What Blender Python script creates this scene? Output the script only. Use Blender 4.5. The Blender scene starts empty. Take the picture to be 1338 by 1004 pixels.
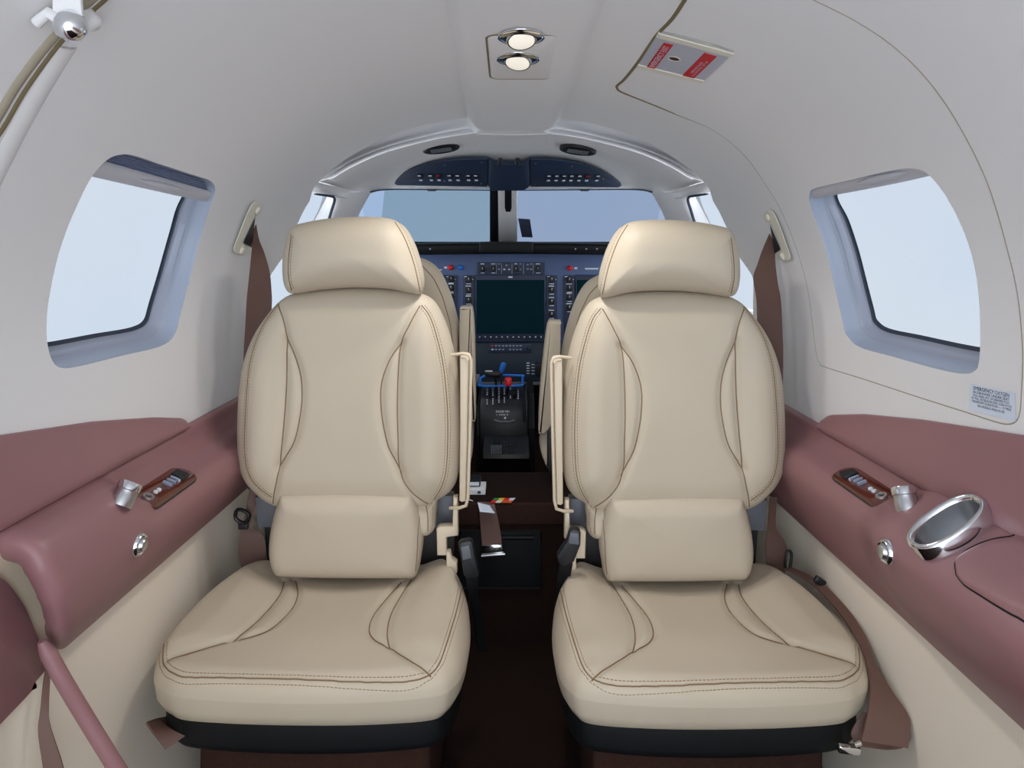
import bpy, bmesh, math, random
import numpy as np
from mathutils import Vector, Matrix
random.seed(7)
SC = bpy.context.scene
COL = SC.collection
# The eye stands at (0, 0, CZ) looking straight ahead along +Y (forward in the aircraft).  F is the focal length in
# pixels of the 1338 px wide picture; P() turns a measured pixel and a real distance into a point of the cabin.
F, CX, CY, CZ = 950.0, 668.0, 310.0, 0.98
def P(px, py, Y):
    return np.array([(px-CX)*Y/F, Y, CZ-(py-CY)*Y/F])
def V3(*a): return np.array(a, float)
def unit(v):
    v = np.asarray(v, float); n = np.linalg.norm(v); return v/(n if n > 1e-12 else 1)

# ------------------------------------------------------------------ materials
def lin(c): return tuple(((x/255)/12.92 if x/255 <= .04045 else ((x/255+.055)/1.055)**2.4) for x in c)
def material(name, rgb, rough=.5, metal=0., bump=None, mix=None, coat=0., spec=.5, emit=None):
    m = bpy.data.materials.new(name); m.use_nodes = True
    nt = m.node_tree; b = nt.nodes['Principled BSDF']
    c = (*lin(rgb), 1)
    b.inputs['Base Color'].default_value = c
    b.inputs['Roughness'].default_value = rough
    b.inputs['Metallic'].default_value = metal
    b.inputs['Specular IOR Level'].default_value = spec
    b.inputs['Coat Weight'].default_value = coat
    if bump or mix:
        tc = nt.nodes.new('ShaderNodeTexCoord')
    if mix:                                     # (rgb2, scale, detail)
        n = nt.nodes.new('ShaderNodeTexNoise'); n.inputs['Scale'].default_value = mix[1]; n.inputs['Detail'].default_value = mix[2]
        r = nt.nodes.new('ShaderNodeMix'); r.data_type = 'RGBA'
        r.inputs[6].default_value = c; r.inputs[7].default_value = (*lin(mix[0]), 1)
        nt.links.new(tc.outputs['Object'], n.inputs['Vector']); nt.links.new(n.outputs['Fac'], r.inputs[0]); nt.links.new(r.outputs[2], b.inputs['Base Color'])
    if bump:                                    # (scale, strength, distance)
        n = nt.nodes.new('ShaderNodeTexNoise'); n.inputs['Scale'].default_value = bump[0]; n.inputs['Detail'].default_value = 4
        k = nt.nodes.new('ShaderNodeBump'); k.inputs['Strength'].default_value = bump[1]; k.inputs['Distance'].default_value = bump[2]
        nt.links.new(tc.outputs['Object'], n.inputs['Vector']); nt.links.new(n.outputs['Fac'], k.inputs['Height']); nt.links.new(k.outputs['Normal'], b.inputs['Normal'])
    if emit:
        b.inputs['Emission Color'].default_value = (*lin(emit[0]), 1); b.inputs['Emission Strength'].default_value = emit[1]
    return m
def glass(name, tint, refl=.06):
    m = bpy.data.materials.new(name); m.use_nodes = True; nt = m.node_tree
    nt.nodes.remove(nt.nodes['Principled BSDF'])
    t = nt.nodes.new('ShaderNodeBsdfTransparent'); t.inputs['Color'].default_value = (*tint, 1)
    g = nt.nodes.new('ShaderNodeBsdfGlossy'); g.inputs['Roughness'].default_value = .03
    x = nt.nodes.new('ShaderNodeMixShader'); x.inputs[0].default_value = refl
    nt.links.new(t.outputs[0], x.inputs[1]); nt.links.new(g.outputs[0], x.inputs[2])
    nt.links.new(x.outputs[0], nt.nodes['Material Output'].inputs['Surface'])
    return m
M = dict(
    liner=material('headliner', (219,218,219), .75, bump=(900,.08,.0006)),
    side=material('lower_sidewall', (227,216,200), .7, bump=(900,.10,.0006)),
    trimtan=material('tan_plastic', (212,196,172), .5),
    offwhite=material('offwhite_plastic', (216,211,196), .5),
    leather=material('tan_leather', (193,181,162), .5, bump=(420,.14,.0006), mix=((186,173,153),7,2), spec=.3),
    thread=material('brown_thread', (150,128,96), .8),
    seam=material('seam_thread', (128,104,74), .8),
    brown=material('brown_vinyl', (146,106,109), .42, bump=(1100,.12,.0005), mix=((137,98,101),6,2), spec=.45),
    belt=material('brown_webbing', (100,73,64), .6, bump=(700,.25,.0006)),
    olive=material('gap_seal', (112,100,72), .8), hatchseal_lipshade=material('hatch_seal_lip_shade', (150,142,124), .8),
    black=material('black_plastic', (18,20,26), .45),
    softblack=material('black_vinyl', (9,11,14), .6, bump=(500,.2,.001), spec=.25),
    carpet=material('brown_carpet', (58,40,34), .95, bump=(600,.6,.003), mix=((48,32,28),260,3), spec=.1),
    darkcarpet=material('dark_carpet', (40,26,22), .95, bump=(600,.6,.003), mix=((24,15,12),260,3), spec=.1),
    chrome=material('chrome', (225,228,232), .12, 1.),
    steel=material('brushed_steel', (205,207,210), .28, 1.),
    wood=material('glossy_burl', (104,44,24), .12, coat=.8, mix=((70,26,14),60,5)),
    grey=material('grey_metal', (92,96,104), .45),
    darkgrey=material('dark_metal', (40,40,42), .5),
    panel=material('panel_windshield_lit', (80,98,140), .55, bump=(900,.1,.0004)), lowpanel_shaded=material('panel_shaded', (34,46,60), .55, bump=(900,.1,.0004)),  # windshield light put into the colours: upper panel lighter and bluer, lower panel darker
    unit=material('avionics_blueblack', (40,52,78), .5),
    screen=material('screen', (10,40,48), .5, spec=.03),
    overhead=material('overhead_black', (36,50,74), .5, bump=(900,.1,.0004)),
    key=material('key_white', (215,222,232), .6),
    keygrey=material('key_grey', (140,150,170), .6),
    red=material('red_plastic', (225,30,34), .35),
    redplacard=material('placard_red', (186,12,28), .5),
    blue=material('blue_plastic', (22,110,205), .35),
    white=material('white_paint', (228,232,236), .5),
    placard=material('placard_white', (206,216,232), .5),
    ink=material('dark_ink', (52,58,70), .7),
    reveal=material('window_reveal', (152,162,180), .45),
    frame=material('window_frame', (150,157,174), .35),
    gasket=material('rubber_gasket', (40,52,70), .6),
    pleat=material('shade_pleat', (140,150,178), .7),
    rail=material('shade_rail', (186,186,194), .5),
    paper=material('paper', (214,222,236), .7),
    lens=material('lamp_lens', (245,240,228), .25, emit=((255,244,225),.4)),
    yellow=material('yellow_print', (225,200,40), .6), green=material('green_print', (40,130,60), .6),
    orange=material('orange_print', (215,90,40), .6),
    tape=material('dark_tape', (70,78,100), .6),
    pane=glass('window_pane', (.176,.185,.198), .02),
    shieldleft=glass('windshield_left', (.325,.360,.412), .02),
    film=glass('heating_film', (.66,.72,.68), .0),
    shieldright=glass('windshield_clear', (.288,.315,.364), .02),
)
# ------------------------------------------------------------------ mesh builder
class MB:
    def __init__(s, flip=False, off=(0,0,0)):
        s.v=[]; s.f=[]; s.m=[]; s.n=0; s.flip=flip; s.off=np.array(off,float)
    def add(s, verts, faces, mi=0):
        verts=np.asarray(verts,float).reshape(-1,3); b=s.n
        s.v.append(verts); s.n+=len(verts)
        for f in faces: s.f.append([i+b for i in f]); s.m.append(mi)
    def grid(s, pts, mi=0, closeu=False, closev=False):
        pts=np.asarray(pts,float); a,b=pts.shape[:2]; fs=[]
        for i in range(a if closeu else a-1):
            for j in range(b if closev else b-1):
                i2=(i+1)%a; j2=(j+1)%b
                fs.append([i*b+j,i2*b+j,i2*b+j2,i*b+j2])
        s.add(pts.reshape(-1,3),fs,mi)
    def bm(s, bm, mi=0, mat=None):
        bm.verts.index_update()
        vs=[(mat@v.co if mat else v.co)[:] for v in bm.verts]
        s.add(vs,[[v.index for v in f.verts] for f in bm.faces],mi); bm.free()
    def box(s, c, size, r=.0, rot=None, mi=0, seg=3):
        bm=bmesh.new(); bmesh.ops.create_cube(bm,size=1)
        bmesh.ops.scale(bm,vec=size,verts=bm.verts)
        if r>0: bmesh.ops.bevel(bm,geom=bm.edges[:],offset=min(r,min(size)*.49),segments=seg,affect='EDGES',profile=.5)
        mat=Matrix.Translation(Vector(c))
        if rot is not None: mat=mat@rot.to_4x4()
        s.bm(bm,mi,mat)
    def prism(s, pts2, o, U, V, N, thick, r=.0, mi=0, seg=2):
        """outline pts2 in the plane o+uU+vV, extruded by thick along N"""
        bm=bmesh.new()
        vs=[bm.verts.new((p[0],p[1],0)) for p in pts2]
        f=bm.faces.new(vs)
        if f.normal.length==0: f.normal_update()
        ex=bmesh.ops.extrude_face_region(bm,geom=[f])
        bmesh.ops.translate(bm,vec=(0,0,thick),verts=[g for g in ex['geom'] if isinstance(g,bmesh.types.BMVert)])
        if r>0:
            ed=[e for e in bm.edges if len(e.link_faces)==2 and abs(e.verts[0].co.z-e.verts[1].co.z)<1e-9]
            bmesh.ops.bevel(bm,geom=ed,offset=r,segments=seg,affect='EDGES',profile=.5)
        bmesh.ops.recalc_face_normals(bm,faces=bm.faces)
        U,V,N,o=[np.asarray(q,float) for q in (U,V,N,o)]
        mat=Matrix(((U[0],V[0],N[0],o[0]),(U[1],V[1],N[1],o[1]),(U[2],V[2],N[2],o[2]),(0,0,0,1)))
        s.bm(bm,mi,mat)
    def tube(s, path, r, n=8, mi=0, closed=False, flat=1., up=None, caps=True):
        path=np.asarray(path,float); k=len(path)
        r=np.broadcast_to(np.asarray(r,float),(k,))
        T=np.roll(path,-1,0)-np.roll(path,1,0) if closed else np.gradient(path,axis=0)
        T/=np.linalg.norm(T,axis=1)[:,None]+1e-12
        a=np.array(up,float) if up is not None else (V3(0,0,1) if abs(T[0][2])<.9 else V3(1,0,0))
        rings=[]
        for i in range(k):
            a=a-T[i]*a.dot(T[i]); a=unit(a); b=np.cross(T[i],a)
            th=np.arange(n)*2*math.pi/n
            rings.append(path[i]+r[i]*(np.cos(th)[:,None]*a*flat+np.sin(th)[:,None]*b))
        s.grid(rings,mi,closeu=closed,closev=True)
        if not closed and caps:
            b=s.n-k*n
            s.f.append([b+j for j in range(n)][::-1]); s.m.append(mi)
            s.f.append([b+(k-1)*n+j for j in range(n)]); s.m.append(mi)
    def strip(s, L, R, thick, mi=0):
        """a band between two edge lines, with thickness"""
        L=np.asarray(L,float); R=np.asarray(R,float)
        T=np.gradient((L+R)/2,axis=0); N=np.cross(T,R-L); N/=np.linalg.norm(N,axis=1)[:,None]+1e-12
        h=thick/2
        s.grid(np.stack([L+N*h,(L+R)/2+N*h*1.15,R+N*h,R-N*h,(L+R)/2-N*h*1.15,L-N*h],1),mi,closev=True)
        b=s.n-len(L)*6
        s.f.append([b+j for j in range(6)]); s.m.append(mi)
        s.f.append([b+(len(L)-1)*6+j for j in range(6)][::-1]); s.m.append(mi)
    def lathe(s, prof, o, axis, n=24, mi=0, ux=None, sx=1.):
        """prof: (radius, height) pairs turned about axis through o"""
        A=unit(axis); a=np.array(ux,float) if ux is not None else (V3(0,0,1) if abs(A[2])<.9 else V3(1,0,0))
        a=unit(a-A*a.dot(A)); b=np.cross(A,a)
        th=np.arange(n)*2*math.pi/n
        d=np.cos(th)[:,None]*a*sx+np.sin(th)[:,None]*b
        s.grid([np.asarray(o)+max(r,1e-5)*d+A*h for r,h in prof],mi,closev=True)
    def build(s, name, mats, parent=None, smooth=True, angle=45):
        v=np.concatenate(s.v)+s.off; fs=s.f
        if s.flip:
            v=v*np.array([-1,1,1]); fs=[f[::-1] for f in fs]
        if parent is not None: v=v-np.array(PIV.get(parent.name,(0,0,0)))
        me=bpy.data.meshes.new(name); me.from_pydata(v.tolist(),[],fs)
        if not isinstance(mats,(list,tuple)): mats=[mats]
        for m in mats: me.materials.append(m)
        me.polygons.foreach_set('material_index',s.m)
        me.polygons.foreach_set('use_smooth',[smooth]*len(fs))
        me.update()
        o=bpy.data.objects.new(name,me); COL.objects.link(o)
        if smooth and angle: me.set_sharp_from_angle(angle=math.radians(angle))
        if parent is not None:
            o.parent=parent; PIV[o.name]=PIV.get(parent.name,(0,0,0))
        return o
PIV={}
def tag(o,label,cat,group=None):
    o['label']=label; o['category']=cat
    if group: o['group']=group
    return o
def thing(name,label,cat,loc,group=None):
    o=bpy.data.objects.new(name,None); o.empty_display_size=.05; COL.objects.link(o)
    o.location=[float(q) for q in loc]; PIV[o.name]=tuple(float(q) for q in loc)
    return tag(o,label,cat,group)
def struct(o): o['kind']='structure'; return o

# ------------------------------------------------------------------ curve tools
def catmull(pts,n=8,closed=False):
    p=np.asarray(pts,float); k=len(p); out=[]
    for i in range(k if closed else k-1):
        if closed: a,b,c,d=p[(i-1)%k],p[i],p[(i+1)%k],p[(i+2)%k]
        else: a,b,c,d=p[max(i-1,0)],p[i],p[i+1],p[min(i+2,k-1)]
        for t in np.arange(n)/n:
            out.append(.5*((2*b)+(-a+c)*t+(2*a-5*b+4*c-d)*t*t+(-a+3*b-3*c+d)*t**3))
    if not closed: out.append(p[-1])
    return np.array(out)
def resample(p,step):
    p=np.asarray(p,float); d=np.r_[0,np.cumsum(np.linalg.norm(np.diff(p,axis=0),axis=1))]
    n=max(2,int(round(d[-1]/step))+1); t=np.linspace(0,d[-1],n)
    return np.stack([np.interp(t,d,p[:,i]) for i in range(p.shape[1])],1)
def segdist(q,poly,closed=False):
    """distance of points q (n,2) to a polyline"""
    a=np.asarray(poly,float)
    b=np.roll(a,-1,0) if closed else a[1:]
    if not closed: a=a[:-1]
    best=np.full(len(q),1e9)
    for i in range(len(a)):
        ab=b[i]-a[i]; L=ab.dot(ab)+1e-15
        t=np.clip(((q-a[i])@ab)/L,0,1)
        best=np.minimum(best,np.linalg.norm(q-a[i]-t[:,None]*ab,axis=1))
    return best
def smooth01(t): t=np.clip(t,0,1); return t*t*(3-2*t)
def inpoly(q,poly):
    x,y=q[:,0],q[:,1]; r=np.zeros(len(q),bool); a=poly; b=np.roll(poly,-1,0)
    for i in range(len(a)):
        c=(a[i,1]>y)!=(b[i,1]>y)
        if c.any(): r^=c&(x<(b[i,0]-a[i,0])*(y-a[i,1])/(b[i,1]-a[i,1]+1e-15)+a[i,0])
    return r
class Plane:
    def __init__(s,o,U,V):
        s.o=np.array(o,float); s.U=unit(U); s.V=unit(V); s.N=np.cross(s.U,s.V)
    def uv(s,px,py):
        d=V3((px-CX)/F,1,-(py-CY)/F); e=V3(0,0,CZ)
        t=(s.o-e).dot(s.N)/d.dot(s.N); q=e+d*t-s.o
        return np.array([q.dot(s.U),q.dot(s.V)])
    def uvs(s,l): return np.array([s.uv(*p) for p in l])
    def at(s,u,v,h=0): return s.o+s.U*u+s.V*v+s.N*h
def quad_map(q,u,v,h=0):
    """q: four corners (u0v0, u1v0, u1v1, u0v1)"""
    q=[np.asarray(x,float) for x in q]; n=unit(np.cross(q[1]-q[0],q[3]-q[0]))
    return (q[0]*(1-u)+q[1]*u)*(1-v)+(q[3]*(1-u)+q[2]*u)*v+n*h
def text2d(body):
    """flat lettering as 2-D verts and faces, one unit high capitals"""
    c=bpy.data.curves.new('lettering','FONT'); c.body=body; c.size=1; c.resolution_u=2
    o=bpy.data.objects.new('lettering',c); COL.objects.link(o)
    dg=bpy.context.evaluated_depsgraph_get(); me=o.evaluated_get(dg).to_mesh()
    v=np.array([w.co[:2] for w in me.vertices]); f=[list(p.vertices) for p in me.polygons]
    o.evaluated_get(dg).to_mesh_clear(); bpy.data.objects.remove(o); bpy.data.curves.remove(c)
    return v,f
def write(mb,body,fn,u0,u1,v0,v1,mi=0):
    """lettering filling the box u0..u1, v0..v1 of the mapping fn(u,v)"""
    v,f=text2d(body); a=v.min(0); b=v.max(0)
    uu=u0+(v[:,0]-a[0])/(b[0]-a[0])*(u1-u0); vv=v0+(v[:,1]-a[1])/(b[1]-a[1])*(v1-v0)
    mb.add([fn(x,y) for x,y in zip(uu,vv)],f,mi)
# ------------------------------------------------------------------ the cabin shell
NE, CC = 2.2, -.15                        # section: superellipse about z = CC (heights here are relative to the eye)
def ab(Y): return .617-.0326*(Y-.875), .515-.069*(Y-.875)
def xs(Y,z,off=0):
    a,b=ab(Y); a+=off; b+=off
    if z>=CC: return a*max(0,1-min(1,(z-CC)/b)**NE)**(1/NE)
    return a*(1-min(1,(CC-z)/1.3)**4)**.25
def zs(Y,x,off=0):
    a,b=ab(Y); return CC+(b+off)*max(0,1-min(1,abs(x)/(a+off))**NE)**(1/NE)
def inside(x,Y,z,off):
    a,b=ab(Y); a+=off; b+=off
    if z>=CC: return (abs(x)/a)**NE+((z-CC)/b)**NE-1
    return abs(x)-xs(Y,z,off)
def hit(px,py,off=0):
    """the point of the shell seen at a pixel"""
    dx,dz=(px-CX)/F,-(py-CY)/F; lo,hi=.05,4.
    for _ in range(50):
        m=(lo+hi)/2
        if inside(dx*m,m,dz*m,off)<0: lo=m
        else: hi=m
    return V3(dx*lo,lo,CZ+dz*lo)
def shell(s,Y,w,off=0):
    """w<0: metres below CC; w>0: share of the vault height"""
    a,b=ab(Y); z=CC+w if w<0 else CC+w*b
    return V3(s*xs(Y,z,off),Y,CZ+z)
def toYw(p):
    a,b=ab(p[1]); z=p[2]-CZ
    return np.array([p[1],z-CC if z<CC else (z-CC)/b])
WTOP=.7; STOP=(1-WTOP**NE)**(1/NE)
WIN={-1:[(159.5,202),(141.6,208),(120.7,230),(99.8,270.7),(81.8,315.5),(68.4,366.3),(61.5,411),(62,450),(68,471),(80,481),(105,478.5),(159.5,465),(210,452.5),(228.3,437),(235.8,411),(249.2,360.4),(264,306.6),(278,260),(281,245),(274,236),(255,229.5),(207.4,213.9),(176,203.5)],
     1:[(1058,253),(1064,246.5),(1108.7,235.9),(1153.6,225.4),(1183.5,220.3),(1203,222.4),(1216.3,231.4),(1234.3,253.8),(1255,292.6),(1270,334.5),(1278,379.3),(1280.6,427),(1280,466),(1274,485),(1255,488.4),(1219,481),(1165.5,466),(1126,455),(1110,443),(1101,421),(1090.8,376),(1079,328.5),(1067,292.6),(1058,266)]}
PILL=[(352,395),(352,362),(375,330),(390,290),(405,262)]
def wall(s):
    Ys=np.unique(np.r_[np.linspace(-.6,.8,15),np.linspace(.8,.88,5),np.linspace(.88,1.44,38),np.linspace(1.44,1.86,22)].round(5))
    Ws=np.unique(np.r_[np.linspace(-.30,-.12,8),np.linspace(-.12,.63,34),np.linspace(.63,WTOP,5)].round(5))
    pe=np.array([toYw(hit(*q)) for q in PILL]); pe=pe[np.argsort(pe[:,1])]
    def yend(w): return 1.8 if w>pe[-1,1]+.06 else float(np.interp(w,np.r_[pe[:,1],pe[-1,1]+.06],np.r_[pe[:,0],1.8]))
    def at(Y,w):
        if Y>1.5: Y=1.5+(Y-1.5)/.36*(yend(w)-1.5)
        return shell(s,Y,w)
    verts=[at(y,w) for y in Ys for w in Ws]; nw=len(Ws)
    i0,i1=[int(np.argmin(abs(Ys-q))) for q in (.88,1.44)]; j0,j1=[int(np.argmin(abs(Ws-q))) for q in (-.12,.63)]
    faces=[[i*nw+j,(i+1)*nw+j,(i+1)*nw+j+1,i*nw+j+1] for i in range(len(Ys)-1) for j in range(nw-1) if not (i0<=i<i1 and j0<=j<j1)]
    ring=[i*nw+j0 for i in range(i0,i1)]+[i1*nw+j for j in range(j0,j1)]+[i*nw+j1 for i in range(i1,i0,-1)]+[i0*nw+j for j in range(j1,j0,-1)]
    rp=np.array([(Ys[k//nw],Ws[k%nw]) for k in ring])
    hp=catmull([toYw(hit(*q)) for q in WIN[s]],10,True); c=(hp.min(0)+hp.max(0))/2
    sc=np.array([1.,.5])
    ah=np.arctan2(*((hp-c)*sc).T[::-1]); o=np.argsort(ah); ah=ah[o]; hs=hp[o]
    ar=np.arctan2(*((rp-c)*sc).T[::-1])
    hole=np.stack([np.interp(ar,np.r_[ah[-1]-2*math.pi,ah,ah[0]+2*math.pi],np.r_[hs[-1,k],hs[:,k],hs[0,k]]) for k in (0,1)],1)
    K=8; prev=ring; n=len(ring)
    for q in range(1,K+1):
        t=(q/K)**.8; cur=[]
        for k in range(n):
            yw=rp[k]*(1-t)+hole[k]*t
            cur.append(len(verts)); p=at(*yw)
            if q==K: p=shell(s,yw[0],yw[1],.0)
            verts.append(p)
        for k in range(n): faces.append([prev[k],prev[(k+1)%n],cur[(k+1)%n],cur[k]])
        prev=cur
    mb=MB(); mb.add(verts,faces if s>0 else [f[::-1] for f in faces])
    struct(mb.build('wall_right' if s>0 else 'wall_left',M['liner'],angle=0))
    # ---- window set into the opening: reveal, frame, gasket and pane step outwards
    zs_=np.array([[y,shell(s,y,w)[2]] for y,w in hole]); dn=resample(np.r_[zs_,zs_[:1]],.002)[:-1]
    tn=np.roll(dn,-4,0)-np.roll(dn,4,0); tn/=np.linalg.norm(tn,axis=1)[:,None]; nn=np.stack([-tn[:,1],tn[:,0]],1)
    if ((dn.mean(0)-dn)*nn).sum()<0: nn=-nn
    for _ in range(12): nn=(np.roll(nn,1,0)+nn+np.roll(nn,-1,0))/3
    def loop(off,ins):
        zt=dn[:,1].max(); k=1-.75*smooth01((dn[:,1]-zt+.075)/.05); q=dn+nn*(ins*k)[:,None]
        for _ in range(int(ins*1800)): q=(np.roll(q,1,0)+2*q+np.roll(q,-1,0))/4
        return [V3(s*(xs(y,z-CZ)+off*.97),y,z+off*.22) for y,z in q]
    m=MB(); m.grid([loop(a,b) for a,b in ((0,0),(.003,.0015),(.006,.002),(.024,.003),(.026,.006))],0,closev=True)
    w=struct(m.build('window_1' if s<0 else 'window_2',M['reveal'],angle=0))
    m=MB(); m.grid([loop(a,b) for a,b in ((.026,.006),(.029,.0075),(.030,.010),(.040,.011),(.043,.013),(.044,.018))],0,closev=True)
    m.build('window_frame',M['frame'],w,angle=60)
    m=MB(); m.grid([loop(a,b) for a,b in ((.0435,.0165),(.0475,.018),(.049,.023))],0,closev=True); m.build('gasket',M['gasket'],w)
    m=MB(); lp=np.array(loop(.049,.022)); cen=lp.mean(0)
    fr=[lp*(1-t)+cen*t for t in np.linspace(0,.999,6)]; m.grid(fr,0,closev=True); m.build('pane',M['pane'],w)
    return hole,c
for s in (-1,1): wall(s)
def yw_grid(name,mat,ws,ys,fn):
    m=MB(); m.grid([[fn(y,w) for w in ws] for y in ys]); return m.build(name,mat,angle=0)
YS=np.linspace(-.6,1.8,70)
# vault between the two walls
m=MB(); SS=np.linspace(-STOP,STOP,61)
m.grid([[V3(q*ab(y)[0],y,CZ+zs(y,q*ab(y)[0])) for q in SS] for y in YS])
struct(m.build('ceiling',M['liner'],angle=0))
# lower sidewalls and floor
for s in (-1,1):
    m=MB(); m.grid([[shell(s,y,w) for w in np.linspace(-.83,-.29,28)] for y in np.linspace(-.6,1.92,70)])
    struct(m.build('baseboard_right' if s>0 else 'baseboard_left',M['side'],angle=0))
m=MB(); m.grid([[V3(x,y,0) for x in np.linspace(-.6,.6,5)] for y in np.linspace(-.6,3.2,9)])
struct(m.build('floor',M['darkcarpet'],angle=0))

# ------------------------------------------------------------------ seals, ridge and door edge drawn on the shell
def onshell(pts,n=8,off=0): return np.array([hit(*q,off) for q in catmull(pts,n)])
hatch=[(902,-12),(880,22),(858,46),(833,82),(816,103),(808,110),(806,114),(811,119),(830,127),(860,139),(888,151),(932,170),(973,203),(1007,251),(1025,284),(1045,337),(1057,385),(1064,440),(1067,462),(1071,474),(1079,480),(1130,496),(1200,519),(1260,538),(1300,551),(1317,554.5),(1328,551),(1333,540),(1335,520),(1337,460),(1331,390),(1318,330),(1292,242),(1255,166),(1215,107),(1170,62),(1120,28),(1060,-2),(1020,-18)]
d=MB(); hp=onshell(hatch,6,.0006); hr=np.interp(np.arange(len(hp)),[0,40,54,66,100,len(hp)-30,len(hp)],[.0032,.003,.0026,.0011,.0010,.0012,.0012])
d.tube(hp[:60],hr[:60],8,0); d.tube(hp[59:],hr[59:],8,1)
struct(d.build('trim_1',[M['olive'],M['hatchseal_lipshade']],angle=0))['label']='seal line around the emergency exit hatch'
d=MB(); d.tube(onshell([(-62,540),(-66,480),(-65,400),(-58,320),(-45,262),(-28,222),(-10,187),(8,158),(30,120),(58,80),(86,45),(112,20),(150,-14)],8,.001),[.0036]*97,8)
struct(d.build('trim_2',M['olive'],angle=0))
d=MB(); d.tube(onshell([(-94,540),(-97,480),(-95,400),(-88,320),(-70,262),(-44,215),(-24,178),(-6,148),(16,111),(44,72),(74,37),(100,10),(138,-24)],8,.004),.008,12)
struct(d.build('trim_4',M['hatchseal_lipshade'],angle=0))  # lip beside the groove; its beige-olive colour paints in the shading there
def sunk(pts,d_):
    """a path whose tube of radius just over d_ barely shows above the shell"""
    out=[]
    for p in onshell(pts):
        a,b=ab(p[1]); z=max(0,p[2]-CZ-CC); n=unit(V3(p[0]/a**2,0,z/b**2)); out.append(p+n*d_)
    return np.array(out)
d=MB(); d.tube(sunk([(-32,520),(-34,420),(-32,340),(-18,262),(10,200),(38,147),(62,105),(88,62)],.0372),.040,40)
struct(d.build('trim_3',M['liner'],angle=0))

# ceiling centre strip
m=MB(); rows=[]
for y in np.r_[np.linspace(-.6,1.7,70),np.linspace(1.72,1.875,12)]:
    t=(y-1.09)/.76; xl=-.0785-.0105*t; xr=.117-.016*t
    e=smooth01((1.885-y)/.05) ; drop=.020
    if y>1.83: k=(y-1.83)/.05; xl+=.018*k*k; xr-=.018*k*k
    row=[]
    for f,g in ((-.02,-.01),(-.012,.25),(-.004,.75),(.006,.97),(.018,1.)): row.append((xl+f,g))
    for q in np.linspace(.15,.85,8): row.append((xl+(xr-xl)*q,1.+.06*math.sin(q*math.pi)))
    for f,g in ((-.018,1.),(-.006,.97),(.004,.75),(.012,.25),(.02,-.01)): row.append((xr+f,g))
    rows.append([V3(x,y,CZ+zs(y,x)-drop*g) for x,g in row])
m.grid(rows); struct(m.build('trim_5',M['liner'],angle=0))

# ------------------------------------------------------------------ cockpit lining
HL=[ # rows of (px, py, distance) for the left half, ring edge -> windshield head
 [(384.7,230.4,1.8),(391,223,1.8),(412,203,1.8),(454,178,1.8),(506.5,159,1.8),(569,147.5,1.8),(613,142,1.8),(622,142,1.8),(668,141,1.8)],
 [(393,232,1.83),(405,226,1.86),(428,211,1.92),(464,190,1.94),(511,171,1.93),(571,157,1.90),(612,151,1.88),(625,158,1.85),(668,160,1.85)],
 [(400,234,1.87),(415,229,1.92),(433,217,1.98),(464,200,2.02),(508,184,2.02),(569,168,1.98),(611,160,1.95),(625,164,1.86),(668,165,1.86)],
 [(410,236.5,1.92),(423,232,1.96),(436,225,2.02),(464,209,2.08),(507,192,2.07),(569,176,2.02),(611,168,1.98),(625,170,1.88),(668,171,1.88)],
 [(417,238.5,1.95),(427,234,1.91),(437.5,230,1.9),(464.6,214.5,1.9),(506.8,197,1.9),(569,181,1.9),(615,173.5,1.9),(624,174,1.9),(668,175,1.9)],
 [(425,240.5,2.0),(431,237,1.95),(439,233.5,1.92),(466,218,1.92),(508,200.5,1.92),(569,184.5,1.92),(616,177,1.92),(625,177,1.92),(668,178,1.92)],
 [(440,244.5,2.08),(446,241,2.06),(456,235,2.05),(480,221,2.05),(516,206.5,2.05),(575,192,2.05),(618,186,2.05),(628,186,2.05),(668,186,2.05)],
 [(462,250,2.2),(468,247,2.22),(480,240,2.26),(502,228,2.28),(535,216,2.29),(585,208,2.29),(620,206,2.29),(630,206,2.29),(668,206,2.29)],
 [(481,254.5,2.32),(487,252,2.36),(497,249.5,2.42),(517,248,2.53),(548,247.5,2.58),(592,247,2.6),(620,247,2.6),(634,247,2.6),(668,247,2.6)],
]
rows=[]
for r in HL:
    left=[P(*q) for q in r]; full=left+[p*np.array([-1,1,1]) for p in left[-2::-1]]
    rows.append(resample(catmull(full,10),.0)if False else catmull(full,10))
rows=np.array(rows); rows=np.array([catmull(rows[:,j],6) for j in range(rows.shape[1])]).transpose(1,0,2)
m=MB(); m.grid(rows); struct(m.build('wall_front',M['liner'],angle=0))
FOLD=[(384.7,230.4,1.8),(410,236.5,1.9),(440,244.5,2.08),(481,254.5,2.32)]
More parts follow.
